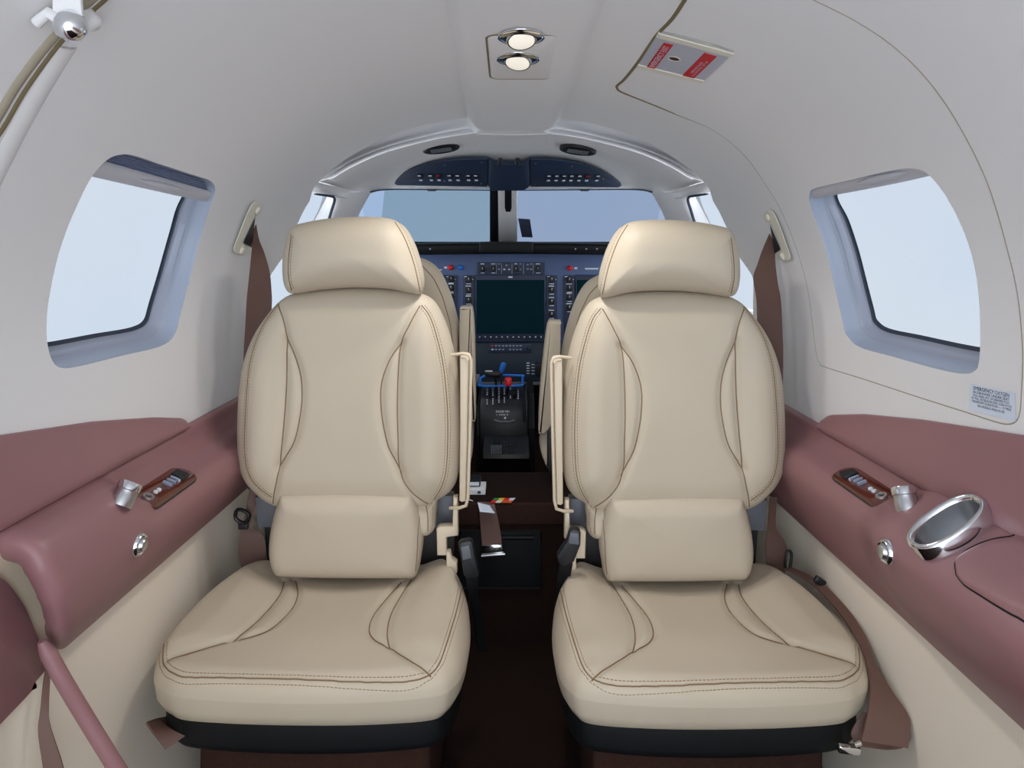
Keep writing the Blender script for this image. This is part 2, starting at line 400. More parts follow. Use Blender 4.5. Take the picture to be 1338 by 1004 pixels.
for s in (-1,1):
    # band between headliner fold and the heads of the side windows, then the post beside the windshield
    top=catmull([P(*q) for q in FOLD],8); bot=catmull([P(*q) for q in ((384,243,1.79),(411,251.5,1.87),(440,256,2.06),(472,264,2.32))],8)
    m=MB(flip=s>0); m.grid([[a*(1-t)+b*t+V3(-.012*math.sin(t*math.pi),0,0) for t in np.linspace(0,1,6)] for a,b in zip(top,bot)])
    m.grid([[b,b+V3(-.03,0,.0)] for b in bot])
    struct(m.build('trim_6' if s<0 else 'trim_7',M['liner'],angle=0))
    m=MB(flip=s>0)
    L=catmull([P(*q) for q in ((443,252,2.14),(437,272,2.12),(428,292,2.1),(412,340,2.06),(395,400,2.02))],8)
    R=catmull([P(*q) for q in ((484,252,2.33),(474,270,2.33),(466,288,2.33),(450,335,2.33),(440,400,2.33))],8)
    cx=np.array([unit(np.cross(b-a,V3(0,0,1))) for a,b in zip(L,R)])
    m.grid([[l+V3(-.05,.02,0),l,l*.93+r*.07-n*.006,l*.5+r*.5-n*.016,l*.07+r*.93-n*.006,r,r+V3(-.01,.05,0)] for l,r,n in zip(L,R,np.where(cx[:,1:2]>0,cx,-cx))])
    struct(m.build('trim_8' if s<0 else 'trim_9',M['liner'],angle=0))
    # side window glass with dark gasket along its front edge
    A=catmull([P(*q) for q in ((400,250,1.95),(380,300,1.93),(352,362,1.9),(340,430,1.88))],6)+V3(-.02,0,0); ix=np.linspace(0,len(L)-1,len(A)).astype(int); B=L[ix]*.3+R[ix]*.7+V3(-.05,.03,0)
    m=MB(flip=s>0); m.grid([[a*(1-t)+b*t for t in np.linspace(0,1,5)] for a,b in zip(A,B)])
    w=struct(m.build('window_3' if s<0 else 'window_4',M['pane'],angle=0))
    m=MB(flip=s>0); m.tube(catmull([P(*q) for q in ((412,253,1.9),(430,256,2.0),(436,258,2.05),(437,263,2.08),(433,276,2.08),(428,292,2.08),(414,330,2.05))],6),.004,8); m.build('gasket',M['gasket'],w)
    m=MB(flip=s>0); m.strip([P(366,310,1.96),P(370,336,1.93)],[P(377,308,1.99),P(374,336,1.95)],.006); m.build('latch_bar',M['darkgrey'],w)
    # cockpit sidewall below the glass
    m=MB(flip=s>0); m.grid([[V3(-.585+.05*max(0,y-2.2),y,z) for z in np.linspace(0,CZ-.19,6)] for y in np.linspace(1.86,3.15,8)])
    m.grid([[V3(-.585+.05*max(0,y-2.2)-q,y,CZ-.19) for q in (0,.05)] for y in np.linspace(1.86,3.15,8)])
    struct(m.build('trim_10' if s<0 else 'trim_11',M['liner'],angle=0))
# firewall behind the instrument panel
m=MB(); m.box((0,3.12,.48),(1.2,.02,.96)); struct(m.build('wall_back',M['black']))
# windshield: two panes and the centre post
def ws(px,py): # the raked plane from the head (z .172 at 2.60) to the cowl
    return PW.at(*PW.uv(px,py))
PW=Plane(V3(0,2.62,CZ+.1785),V3(1,0,0),unit(V3(0,.44,-.21)))
for nm,mt,l in (('window_5','shieldleft',[(640,244),(600,244),(540,244),(478,246),(452,258),(425,285),(390,335),(560,335),(640,335)]),
            ('window_6','shieldright',[(672,244),(730,244),(800,244),(858,246),(884,258),(911,285),(946,335),(760,335),(672,335)])):
    m=MB(); m.prism(PW.uvs(l),PW.o,PW.U,PW.V,PW.N,.008); w=struct(m.build(nm,M[mt],angle=30))
    if nm=='window_5':
        m=MB(); f_=PW.uvs([(503,244),(641,244),(641,322),(500,322),(497,300)]); m.add([PW.at(a,b,-.012 if PW.N[1]>0 else .012) for a,b in f_],[list(range(len(f_)))]); m.build('heating_film',M['film'],w,smooth=False)
PWi=Plane(V3(0,2.60,CZ+.165),PW.U,PW.V)
m=MB(); m.prism(PWi.uvs([(640,240),(651.5,240),(651.5,330),(640,330)]),PWi.o,PWi.U,PWi.V,PWi.N,.012,.002); struct(m.build('trim_12',M['black']))
m=MB(); m.prism(PWi.uvs([(649,238),(676,238),(676,330),(651,330)]),PWi.o-PWi.N*.0,PWi.U,PWi.V,PWi.N,.03,.004); po=struct(m.build('trim_13',M['liner']))
PWj=Plane(PWi.o+PWi.N*(-.003 if PWi.N[1]>0 else .003),PW.U,PW.V)
hd=MB(); hd.tube(catmull([P(*q) for q in ((484,251,2.3),(497,248.5,2.37),(520,247.5,2.5),(560,247.8,2.57),(640,248.5,2.59),(668,248.5,2.59),(696,248.5,2.59),(776,247.8,2.57),(816,247.5,2.5),(839,248.5,2.37),(852,251,2.3))],8),.0022,6)
struct(hd.build('trim_14',M['gasket']))
# ------------------------------------------------------------------ side ledges (arm rests along both walls)
PR={-1:[(.6155,-.346),(.606,-.352),(.601,-.374),(.589,-.392),(.570,-.402),(.553,-.410),(.541,-.425),(.5385,-.45),(.553,-.49),(.589,-.54),(.606,-.553),(.6155,-.560)],
     1:[(.6155,-.362),(.606,-.368),(.601,-.382),(.589,-.394),(.570,-.402),(.553,-.410),(.541,-.425),(.5385,-.45),(.554,-.50),(.590,-.566),(.606,-.581),(.6155,-.588)]}
RS={-1:[(.6155,-.340),(.610,-.346),(.600,-.348),(.590,-.350),(.570,-.357),(.552,-.374),(.541,-.405),(.5385,-.44),(.553,-.49),(.589,-.54),(.606,-.553),(.6155,-.560)],
     1:[(.6155,-.350),(.610,-.352),(.603,-.353),(.590,-.357),(.565,-.372),(.535,-.391),(.516,-.410),(.512,-.437),(.535,-.495),(.588,-.566),(.606,-.581),(.6155,-.588)]}
PRc={s:catmull(PR[s],6) for s in (-1,1)}; RSc={s:catmull(RS[s],6) for s in (-1,1)}; NP=len(PRc[1])
RY={-1:(1.035,1.12),1:(1.0,1.12)}
def prof(s,Y):
    k=smooth01((RY[s][1]-Y)/(RY[s][1]-RY[s][0])); p=PRc[s]*(1-k)+RSc[s]*k
    return p*np.array([ab(Y)[0]/.6165,1])
def ledge(s,Y,i):
    p=prof(s,Y); q=np.array([np.interp(i,np.arange(NP),p[:,k]) for k in (0,1)]); return V3(s*q[0],Y,CZ+q[1])
def ledge_hit(px,py):
    s=1 if px>CX else -1; r=(py-CY)/abs(px-CX); Y=1.
    for _ in range(25):
        p=prof(s,Y); g=-p[:,1]/p[:,0]-r
        k=next((i for i in range(3,NP-1) if g[i]<=0<g[i+1]),NP-2)
        t=k+np.clip(-g[k]/(g[k+1]-g[k]+1e-12),0,1); x=np.interp(t,np.arange(NP),p[:,0]); Y=Y*.5+.5*x*F/abs(px-CX)
    return s,Y,t
def ledge_frame(px,py,h=0.):
    s,Y,t=ledge_hit(px,py); o=ledge(s,Y,t)
    V=unit(ledge(s,Y,t-.6)-ledge(s,Y,t+.6)); U=unit(ledge(s,Y+.01,t)-ledge(s,Y-.01,t)); N=unit(np.cross(U,V))
    if N[0]*s>0: N=-N
    return o+N*h,U,V,N
def ledge_pts(pts,h=0.,n=6): return np.array([ledge_frame(*q,h)[0] for q in catmull(pts,n)])
def make_ledge(s):
    lab={-1:'brown vinyl arm ledge along the left sidewall with a rounded near end',1:'brown vinyl arm ledge along the right sidewall holding the cup holder'}[s]
    root=thing('side_ledge',lab,'arm ledge',(s*.58,1.2,CZ-.56),'side ledges')
    m=MB(); idx=np.arange(0,NP)
    cup=(V3(.5605,.925,CZ-.3655),V3(0,1,0),V3(.82,0,.572),V3(-.572,0,.82)) if s>0 else None
    if s>0:
        Ys=np.r_[np.linspace(-.3,.8,12),np.linspace(.82,1.12,110),np.linspace(1.13,1.86,30)]
        pts=[[ledge(s,y,i) for i in idx] for y in Ys]
        b=m.n; flat=np.array(pts).reshape(-1,3); fs=[]
        for i in range(len(Ys)-1):
            for j in range(NP-1):
                c=(pts[i][j]+pts[i+1][j]+pts[i+1][j+1]+pts[i][j+1])/4-cup[0]
                if (c.dot(cup[1])/.028)**2+(c.dot(cup[2])/.053)**2<1 and abs(c.dot(cup[3]))<.06: continue
                fs.append([i*NP+j,(i+1)*NP+j,(i+1)*NP+j+1,i*NP+j+1])
        m.add(flat,fs)
    else:
        u=np.linspace(0,1,NP); ye=np.interp(u,[0,.5,.636,.727,.818,.909,1],[.856,.858,.872,.90,.95,.974,.98])
        rows=[]; p0=prof(s,.88); t=np.gradient(p0,axis=0); t/=np.linalg.norm(t,axis=1)[:,None]; nn=np.stack([-t[:,1],t[:,0]],1)
        if nn[40][0]<0: nn=-nn                                           # points into the ledge
        for ins,dy in ((.040,.014),(.034,.006),(.027,.001),(.019,-.002),(.012,-.003),(.006,-.001),(.002,.004),(0,.012)):
            r=[]
            for i in idx:
                q=ledge(s,ye[i]+dy,i); r.append(V3(max(-.616,q[0]-nn[i][0]*ins),q[1],q[2]+nn[i][1]*ins))
            rows.append(r)
        for v in np.linspace(0,1,70)[1:]: rows.append([ledge(s,ye[i]+.012+(1.86-ye[i]-.012)*v,i) for i in idx])
        m.grid(rows)
    m.build('ledge_body',M['brown'],root,angle=0)
    # upper pad under the window
    Zt={-1:[(-.3,-.12),(.6,-.19),(.853,-.236),(1.06,-.27),(1.23,-.306),(1.325,-.331),(1.342,-.340)],1:[(-.3,-.12),(.6,-.19),(.86,-.237),(1.08,-.272),(1.245,-.304),(1.37,-.336),(1.405,-.356)]}[s]
    zb={-1:-.3475,1:-.366}[s]; ye=Zt[-1][0]; a=np.array(Zt)
    m=MB(); rows=[]
    for y in np.r_[np.linspace(-.3,.8,12),np.linspace(.82,ye-.03,40),ye-.022,ye-.014,ye-.007,ye-.002,ye]:
        zt=np.interp(y,a[:,0],a[:,1]); e=min(1,max(.12,(ye-y)/.022))**.5; x0=xs(y,(zt+zb)/2); H=zt-zb; e*=.75
        xt=xs(y,zt); sec=[(xt+.01,zt+.001),(xt-.001,zt+.001),(x0-.008*e,zt-min(.004,.12*H)),(x0-.015*e,zt-.25*H-min(.004,.05*H)),(x0-.023*e,zb+.42*H),(x0-.027*e,zb+min(.016,.25*H)),(x0-.025*e,zb+min(.005,.08*H)),(x0-.018*e,zb),(x0+.01,zb)]
        rows.append([V3(s*p,y,CZ+q) for p,q in catmull(sec,4)])
    rows.append([V3(s*(xs(ye,p[2]-CZ)+.006),ye+.003,p[2]) for p in rows[-1]])
    m.grid(rows); m.build('upper_pad',M['brown'],root,angle=0)
    if s>0:
        up=[(1600,848),(1500,790),(1420,743),(1345,700),(1320,702),(1295,706),(1270,716),(1255,727),(1248,738)]; lo=[(1600,1023),(1500,942),(1420,880),(1345,818),(1320,803),(1300,791),(1278,777),(1260,765),(1250,752)]
        A=ledge_pts(up,0,5); B=ledge_pts(lo,0,5); nn=ledge_frame(1290,750)[3]
        m=MB(); T=np.linspace(0,1,14)
        e=np.array([min(1,k/3) for k in range(len(A))][::-1])
        hh=lambda i,t: .0045*min(1,e[i]*1.)*min(1,min(t,1-t)*9)**.5
        sh=[]
        for i in range(len(A)):
            r=[]
            for t in T:
                pa=up_lo=catmull(up,5)[i]*(1-t)+catmull(lo,5)[i]*t
                o,U,V,N=ledge_frame(*pa); r.append(o+N*(hh(i,t)+.0004))
            sh.append(r)
        m.grid(sh); m.tube(np.r_[A,B[::-1]]+nn*.0006,.0011,6,1,closed=True); m.build('stowage_lid',[M['brown'],M['softblack']],root,angle=0)
    return root
for s in (-1,1): make_ledge(s)
# the door's own pad behind the left ledge, the pale jamb between them
root=thing('door_pad','brown padded panel of the entry door at the lower left picture edge','door pad',(-.60,.6,CZ-.6))
PLd=Plane(V3(-.60,0,CZ),V3(0,1,0),V3(0,0,1))
o2=catmull([(.2,-.30),(.60,-.32),(.79,-.355),(.853,-.398),(.893,-.450),(.920,-.505),(.938,-.553),(.915,-.562),(.85,-.573),(.2,-.60)],6)
m=MB(); m.prism(o2,V3(-.612,0,CZ),V3(0,1,0),V3(0,0,1),V3(1,0,0),.014,.004); m.build('pad',M['brown'],root,angle=40)
def jx(px,py,x): return P(px,py,x*F/(CX-px))
L=catmull([jx(*q) for q in ((-25,714,.602),(0,718,.602),(28,730,.601),(50,748,.600),(64,772,.600),(73,806,.600),(77,852,.602))],8)
R=catmull([jx(*q) for q in ((-25,742,.606),(0,758,.606),(18,774,.606),(32,798,.606),(44,824,.606),(53,852,.606),(57,876,.606))],8)
m=MB(); m.grid([[l,l*.7+r*.3,l*.3+r*.7,r] for l,r in zip(L,R)]); jb=m.build('door_jamb',M['trimtan'],angle=0)
tag(jb,'pale curved jamb strip between the left arm ledge and the door pad','jamb')
# hand rail tube and pull strap of the entry door
pth=catmull([P(*q) for q in ((54,838,.90),(62,852,.905),(80,885,.91),(110,935,.92),(150,1000,.93),(185,1055,.945))],8)
rl=MB(); rl.tube(pth,np.interp(np.arange(len(pth)),[0,9,len(pth)],[.0045,.0095,.0098]),14); h=tag(rl.build('door_cable',M['brown']),'brown tubular door cable slanting down at the lower left corner','cable')
m=MB(); m.strip(catmull([P(*q) for q in ((61,868,.93),(57,890,.93),(53,925,.925),(50,955,.92),(56,1000,.915),(62,1045,.91))],6),catmull([P(*q) for q in ((66,868,.932),(65,890,.935),(64,925,.93),(66,950,.925),(82,1000,.92),(92,1045,.915))],6),.003)
tag(m.build('door_strap',M['belt']),'flat brown webbing strap hanging behind the slanting door cable','strap')

# ------------------------------------------------------------------ fittings on the ledges
def switch_plate(pxs,label):
    o,U,V,N=ledge_frame(*pxs); s=1 if pxs[0]>CX else -1
    root=thing('switch_plate',label,'switch plate',o,'burl switch plates')
    def st(L,W,n=10): 
        a=[(L-W+W*math.cos(t),W*math.sin(t)) for t in np.linspace(-math.pi/2,math.pi/2,n)]; b=[(-L+W+W*math.cos(t),W*math.sin(t)) for t in np.linspace(math.pi/2,1.5*math.pi,n)]
        return a+b
    m=MB(); m.prism(st(.082,.023),o-N*.002,U,V,N,.005,.0015); m.build('plate',M['wood'],root)
    m=MB(); m.prism(st(.0835,.0245),o-N*.002,U,V,N,.0035,.0006); m.build('plate_rim',M['darkgrey'],root)
    for k in range(3):
        m=MB(); m.box(o+U*(.008+k*.012)+N*.005,(.004,.016,.005),.001,Matrix((U,V,N)).transposed()); m.build('switch',M['keygrey'],root)
    for u in (-.018,-.028):
        m=MB(); m.lathe([(0,.0055),(.0035,.0055),(.004,.002)],o+U*u,N,12); m.build('indicator_lamp',M['key'],root)
    for r in (.009,):
        m=MB(); m.lathe([(.005,.0035),(.0055,.0062),(.0085,.0062),(.009,.0035)],o-U*.05,N,16); m.build('jack',M['steel'],root)
    m=MB(); m.box(o+U*.05+N*.005,(.022,.024,.008),.002,Matrix((U,V,N)).transposed()); m.build('socket',M['black'],root)
    m=MB(); m.lathe([(0,.0055),(.003,.0055),(.0035,.002)],o+U*.034-V*.006,N,10); m.build('socket_lamp',M['white'],root)
switch_plate((214,638),'glossy burl switch plate with chrome jacks on the left ledge')
switch_plate((1131,637),'glossy burl switch plate with chrome jacks on the right ledge beside the cup holder')
def air_nozzle(pxs,ax,label):
    o,U,V,N=ledge_frame(*pxs); A=unit(ax)
    root=thing('air_nozzle',label,'air nozzle',o,'chrome air nozzles')
    m=MB(); m.lathe([(.0165,-.010),(.0165,.002),(.0155,.005),(.0155,.011),(.0135,.012)],o,A,28); m.build('base_collar',M['steel'],root,angle=35)
    m=MB(); m.lathe([(.0145,.011),(.0165,.0125),(.0165,.021),(.0155,.023),(.011,.023),(.0095,.020),(0,.020)],o,A,28); m.build('nozzle_ring',M['chrome'],root,angle=35)
air_nozzle((161,652),(.25,.5,.8),'round chrome air nozzle on the left ledge beside the burl plate')
air_nozzle((1185,659),(-.02,.45,.9),'round chrome air nozzle on the right ledge next to the cup holder')
def push_button(pxs,label):
    o,U,V,N=ledge_frame(*pxs); root=thing('release_button',label,'button',o,'chrome release buttons')
    m=MB(); m.lathe([(.0165,-.002),(.0165,.002),(.014,.0045),(.0115,.003),(.0105,-.001)],o,N,24); m.build('bezel',M['chrome'],root)
    m=MB(); m.lathe([(.0102,-.004),(.0102,.005),(.008,.0085),(.003,.0078),(0,.0078)],o,N,20); m.build('button_cap',M['steel'],root)
push_button((182,712),'round chrome release button on the front face of the left ledge')
push_button((1158,721),'round chrome release button on the right ledge below the air nozzle')
# cup holder
U=V3(0,1,0); V=V3(.82,0,.572); N=V3(-.572,0,.82); o=V3(.5555,.922,CZ-.367)+N*.006
root=thing('cup_holder','oval polished steel cup holder sunk in the right ledge','cup holder',o)
n=56; th=np.arange(n)*2*math.pi/n
sup=lambda t,e: (np.sign(math.cos(t))*abs(math.cos(t))**e,np.sign(math.sin(t))*abs(math.sin(t))**e)
def ov(a,b,h): return [o+U*(a*sup(t,.85)[0])+V*(b*sup(t,.85)[1])+N*h for t in th]
m=MB(); m.grid([ov(.034,.0545,-.03),ov(.034,.0545,.001),ov(.0325,.053,.0042),ov(.0297,.0502,.0052),ov(.027,.0475,.0038),ov(.0255,.0455,.0)],closev=True); m.build('rim',M['chrome'],root,angle=0)
m=MB(); m.grid([ov(.0255,.0455,.0),ov(.025,.044,-.006),ov(.0225,.036,-.05),ov(.020,.032,-.055),ov(.001,.001,-.055)],closev=True); m.build('cup',M['steel'],root,angle=60)

# ------------------------------------------------------------------ seats
def pillow(mb,pl,outline,T,e,Tb,eb,crown=.0,feat=None,nr=44,nth=240,mi=0,pw=2.,center=None,Te=None):
    """a stuffed cushion over a closed outline in plane pl; height is measured along -n*sgn, towards the sitter"""
    ol=catmull(outline,10,True); c=np.array(center) if center is not None else (ol.max(0)+ol.min(0))/2
    ang=np.arctan2(ol[:,1]-c[1],ol[:,0]-c[0]); o=np.argsort(ang); R=np.linalg.norm(ol-c,axis=1)
    th=np.linspace(-math.pi,math.pi,nth,endpoint=False)
    Rt=np.interp(th,np.r_[ang[o][-1]-2*math.pi,ang[o],ang[o][0]+2*math.pi],np.r_[R[o][-1],R[o],R[o][0]])
    edge=np.stack([c[0]+Rt*np.cos(th),c[1]+Rt*np.sin(th)],1)
    def H(uv):
        d=segdist(uv,edge,True)
        t=np.clip(d/e,0,1); h=T*(1-(1-t)**pw)**(1/pw)
        rr=np.clip(np.hypot(uv[:,0]-c[0],uv[:,1]-c[1])/np.interp(np.arctan2(uv[:,1]-c[1],uv[:,0]-c[0]),np.r_[th,math.pi],np.r_[Rt,Rt[0]]),0,1)
        h=h+crown*(1-rr**2)
        if feat is not None: h=h+feat(uv)*np.clip(d/(e*.6),0,1)
        return h
    H.edge=edge
    rs=1-(1-np.linspace(0,1,nr))**2.2; rs=rs*.75+np.linspace(0,1,nr)*.25
    rs[-1]=1
    uv=np.concatenate([c+r*(edge-c) for r in rs[1:]]); h=H(uv).reshape(nr-1,nth); h[-1]=0
    g=uv.reshape(nr-1,nth,2)
    pts=pl.o+g[...,:1]*pl.U+g[...,1:]*pl.V+h[...,None]*pl.N
    c0=H(c[None])[0]; ctr=pl.at(c[0],c[1],c0)
    b=mb.n; mb.grid(pts,mi,closev=True); mb.add([ctr],[]); k=mb.n-1
    for j in range(nth): mb.f.append([k,b+j,b+(j+1)%nth]); mb.m.append(mi)
    rb=np.r_[1,.985,.95,.88,.75,.5,.2]; q=[]
    for r in rb:
        p=c+r*(edge-c); d=(1-r)*Rt; t=np.clip(d/eb,0,1); hb=-Tb*(1-(1-t)**2)**.5
        q.append(pl.o+p[:,:1]*pl.U+p[:,1:]*pl.V+hb[:,None]*pl.N)
    b=mb.n; mb.grid(q[::-1],mi,closev=True); mb.add([pl.at(c[0],c[1],-Tb)],[]); k=mb.n-1
    for j in range(nth): mb.f.append([k,b+(j+1)%nth,b+j]); mb.m.append(mi)
    return H
def onsurf(pl,H,pxs,n=10):
    """measured pixels of a seam, carried onto the stuffed surface"""
    out=[]; e=V3(0,0,CZ)
    for px,py in catmull(pxs,n):
        d=V3((px-CX)/F,1,-(py-CY)/F); t0=(pl.o-e).dot(pl.N)/d.dot(pl.N)
        t=np.linspace(t0-.32,t0+.1,600); q=e+d*t[:,None]-pl.o
        uv=np.stack([q@pl.U,q@pl.V],1); h=q@pl.N
        ins=inpoly(uv,H.edge); Hs=np.where(ins,H(uv),-1)
        k=np.nonzero(h<Hs)[0]
        if len(k): out.append(uv[k[0]])
    return np.array(out)
def seam_line(mb,pl,H,pts,r=.0014,mi=1,lift=.0007,n=10):
    if len(pts)<3: return
    p=resample(catmull(pts,3),.005); h=H(p)+lift
    mb.tube(pl.o+p[:,:1]*pl.U+p[:,1:]*pl.V+h[:,None]*pl.N,r,6,mi)
def stitch_line(mb,pl,H,pts,r=.00055,dash=.0046,gap=.0022,mi=2,n=10):
    if len(pts)<3: return
    p=resample(catmull(pts,3),.001); h=H(p)+.0003; q=pl.o+p[:,:1]*pl.U+p[:,1:]*pl.V+h[:,None]*pl.N
    a,b=int(dash*1000),int((dash+gap)*1000); i=0
    while i+a<len(q): mb.tube(q[i:i+a+1:2] if a>3 else q[i:i+a+1],r,5,mi); i+=b
def offset(pts,d):
    p=resample(np.asarray(pts),.004); p=np.array([p[np.clip(np.arange(i-3,i+4),0,len(p)-1)].mean(0) for i in range(len(p))]); t=np.gradient(p,axis=0); t/=np.linalg.norm(t,axis=1)[:,None]; return p+np.stack([-t[:,1],t[:,0]],1)*d
LM=[M['leather'],M['seam'],M['thread']]
k=.10
BP=Plane(V3(0,1.42,CZ-.50),V3(1,0,0),unit(V3(0,k,1)))           # plane of the back rest, leaning away; +N points to the sitter
if BP.N[1]>0: BP.N=-BP.N
LPl=Plane(V3(0,1.40,CZ-.50),V3(1,0,0),unit(V3(0,-.06,1))); LPl.N=-LPl.N if LPl.N[1]>0 else LPl.N
CPl=Plane(V3(0,1.2,CZ-.69),V3(1,0,0),V3(0,1,0))                 # mid height of the seat cushion
CTop=Plane(V3(0,1.2,CZ-.66),V3(1,0,0),V3(0,1,0))
def sx(poly,v): p=np.asarray(poly); o=np.argsort(p[:,1]); return np.interp(v,p[o][:,1],p[o][:,0])
def bump_feat(seams,wid,dep):
    def f(uv):
        h=np.zeros(len(uv))
        for p in seams: d=segdist(uv,p); h-=dep*1.25*np.exp(-(d/wid)**2)
        return h
    return f
def make_seat(side,dz,label):
    fl=side>0; off=(0,0,dz); nb=lambda: MB(flip=fl,off=off)
    root=thing('passenger_seat',label,'seat',(side*.32,1.25,0),'cabin seats')
    # --- back rest
    ol=BP.uvs([(372,389.5),(350,412),(330,444),(317,484),(312,534),(312,593),(319,623.5),(337,646),(356,659),(390,668),(450,670),(520,668),(556,662),(574,652),(590,640),(599,618.5),(602.5,568),(601,509),(594.7,464),(583.7,424),(569,395),(552,384),(529,378.5),(464,375.5),(399.5,380.5)])
    SL=catmull(BP.uvs([(367,397),(373,407),(378.6,419),(383.6,441.8),(384,494),(380.6,549),(374.6,603.6),(367,636),(362,654)]),8)
    CL=catmull(BP.uvs([(383.6,441.8),(394.6,464),(402.5,494),(402.5,529),(394.6,568.7),(382,592),(374,604)]),8)
    SR=catmull(BP.uvs([(551.4,400),(545,412),(539,424),(529,446.7),(525.5,479),(524,529),(525,568.7),(526.5,606),(539,633.4),(561,655)]),8)
    CR=catmull(BP.uvs([(529,446.7),(514,469),(504,499),(504,534),(511.5,573.7),(521,595),(529,612)]),8)
    gr=bump_feat([SL,CL,SR,CR],.007,.0045)
    def feat(uv):
        v=uv[:,1]; lo=np.clip((SL[:,1].max()-v)/.03,0,1)
        a=np.clip(sx(SL,v)-uv[:,0],0,1); b=np.clip(uv[:,0]-sx(SR,v),0,1)
        return gr(uv)+.009*lo*(smooth01(a/.06)+smooth01(b/.06))-.004*np.exp(-((uv[:,0]+.33)/.09)**2)
    m=nb(); H=pillow(m,BP,ol,.048,.075,.085,.06,.006,feat,60,300)
    for p in (SL,CL,SR,CR): seam_line(m,BP,H,p,.0011,n=2)
    top=BP.uvs([(367,397),(395,386),(464,381),(529,384),(551,399)])
    DR=onsurf(BP,H,[(551,399),(561,412),(569,434),(578,470),(583,510),(585,545),(585,578.7),(583,613.5),(577,636),(567,653)])
    DL=onsurf(BP,H,[(365,397),(353,412),(340,434),(331,458),(325,487),(321,539),(320,588.6),(325,618.5),(337,636),(355,650)])
    for D,sg in ((DR,1),(DL,-1)):
        seam_line(m,BP,H,D,.0009); stitch_line(m,BP,H,offset(D,.0045)); stitch_line(m,BP,H,offset(D,-.0045))
    bk=m.build('backrest',LM,root,angle=0)
    m=nb(); tl=BP.uvs([(540,652),(556,655),(571,650),(570,672),(568,690),(558,699),(546,694),(540,675)]); H=pillow(m,BP,tl,.03,.02,.05,.02,nr=16,nth=80)
    seam_line(m,BP,H,onsurf(BP,H,[(556,657),(559,675),(559,694)]),.0009); stitch_line(m,BP,H,onsurf(BP,H,[(564,655),(566,675),(564,692)])); m.build('lower_bolster',LM,root,angle=0)
    # --- lumbar cushion
    lo=LPl.uvs([(375,640),(368,645),(361,666),(356,690),(354,715),(357,735),(364,746),(375,748.5),(455,750),(535,750),(546,747),(551,725),(554,700),(551,675),(546,655),(541,644),(533,640.5),(455,639.5)])
    m=nb(); H=pillow(m,LPl,lo,.040,.035,.05,.03,.008,None,40,200,pw=2.4)
    seam_line(m,LPl,H,onsurf(LPl,H,[(549,668),(546,700),(545,725),(543,746)]),.0008); m.build('lumbar_cushion',LM,root,angle=0)
    # --- head rest
    HP=Plane(V3(0,1.44,CZ-.03),V3(1,0,0),unit(V3(0,.06,1)))
    if HP.N[1]>0: HP.N=-HP.N
    ho=HP.uvs([(392,293),(381,300),(375,318),(371.5,340),(372,365),(377,380),(386,384),(420,379),(464,376),(510,378),(543,385),(552,382),(554.5,366),(551,345),(543,320),(532,300),(520,290),(505,285),(470,283.5),(430,286)])
    m=nb(); H=pillow(m,HP,ho,.058,.06,.07,.05,.012,None,44,220,pw=2.2)
    for pts in ([(516,290),(529,312),(541,345),(549,381)],[(381,307),(377.5,335),(377,360),(381,380)]):
        q=onsurf(HP,H,pts); seam_line(m,HP,H,q,.0009); stitch_line(m,HP,H,offset(q,.005))
    m.build('headrest',LM,root,angle=0)
    # --- seat cushion
    co=np.array([(-.530,1.105),(-.553,1.125),(-.570,1.17),(-.574,1.22),(-.567,1.29),(-.551,1.36),(-.525,1.43),(-.47,1.475),(-.31,1.485),(-.15,1.475),(-.105,1.43),(-.083,1.36),(-.072,1.28),(-.070,1.21),(-.076,1.15),(-.088,1.115),(-.112,1.092),(-.20,1.078),(-.31,1.074),(-.42,1.079),(-.50,1.090)])
    co[:,1]-=1.2
    U_=lambda l: CTop.uvs(l)
    S1=catmull(U_([(371,759),(365.6,776.7),(341.6,807.7),(317.5,830),(300,840),(259,852),(218,863)]),8)
    C1=catmull(U_([(386,757),(389,775),(379.4,797),(355.3,823),(328,835),(302,840)]),8)
    S2=catmull(U_([(537.5,757),(515,794),(506.6,823),(510,847),(534,864),(563,880)]),8)
    C2=catmull(U_([(524,760),(493,796),(482.5,823),(489,838.6),(508,847)]),8)
    gr2=bump_feat([S1,C1,S2,C2],.007,.004)
    def feat2(uv):
        x,y=uv[:,0],uv[:,1]
        a=np.clip(np.interp(y,np.r_[S1[::-1,1]],S1[::-1,0])-x,0,1)*(y>S1[:,1].min())
        S2o=S2[np.argsort(S2[:,1])]; b=np.clip(x-np.interp(y,S2o[:,1],S2o[:,0]),0,1)*(y>S2[:,1].min())
        up=smooth01((y+.04)/.22)
        return gr2(uv)+(.010+.012*up)*(smooth01(a/.075)+smooth01(b/.075))*smooth01((y+.10)/.08)-.012*np.exp(-((x+.32)/.11)**2)*smooth01((y+.02)/.15)
    m=nb(); H=pillow(m,CPl,co,.034,.034,.050,.03,.004,feat2,60,300,pw=2.2)
    for p in (S1,C1,S2,C2): seam_line(m,CPl,H,p,.0011,n=2)
    fr=onsurf(CPl,H,[(606,758),(602,776),(595,805),(582,847),(574,868),(564,881),(548,889),(520,893),(465,892.5),(386,889),(300,887),(245,886.5),(228,882),(218,875),(213,866),(214,845),(220,822),(228,808)])
    seam_line(m,CPl,H,fr,.0010); stitch_line(m,CPl,H,offset(fr,.0052)); stitch_line(m,CPl,H,offset(fr,-.0052))
    m.build('seat_cushion',LM,root,angle=0)
    # --- black shell under the cushion, carpeted pedestal
    cen=np.array([-.32,.07]); b2=cen+(co-cen)*np.array([.945,.90])
    m=nb(); m.prism(catmull(b2,6,True),CPl.o+V3(0,0,-.097),V3(1,0,0),V3(0,1,0),V3(0,0,1),.067,.018,seg=4); m.build('seat_pan',M['softblack'],root,angle=50)
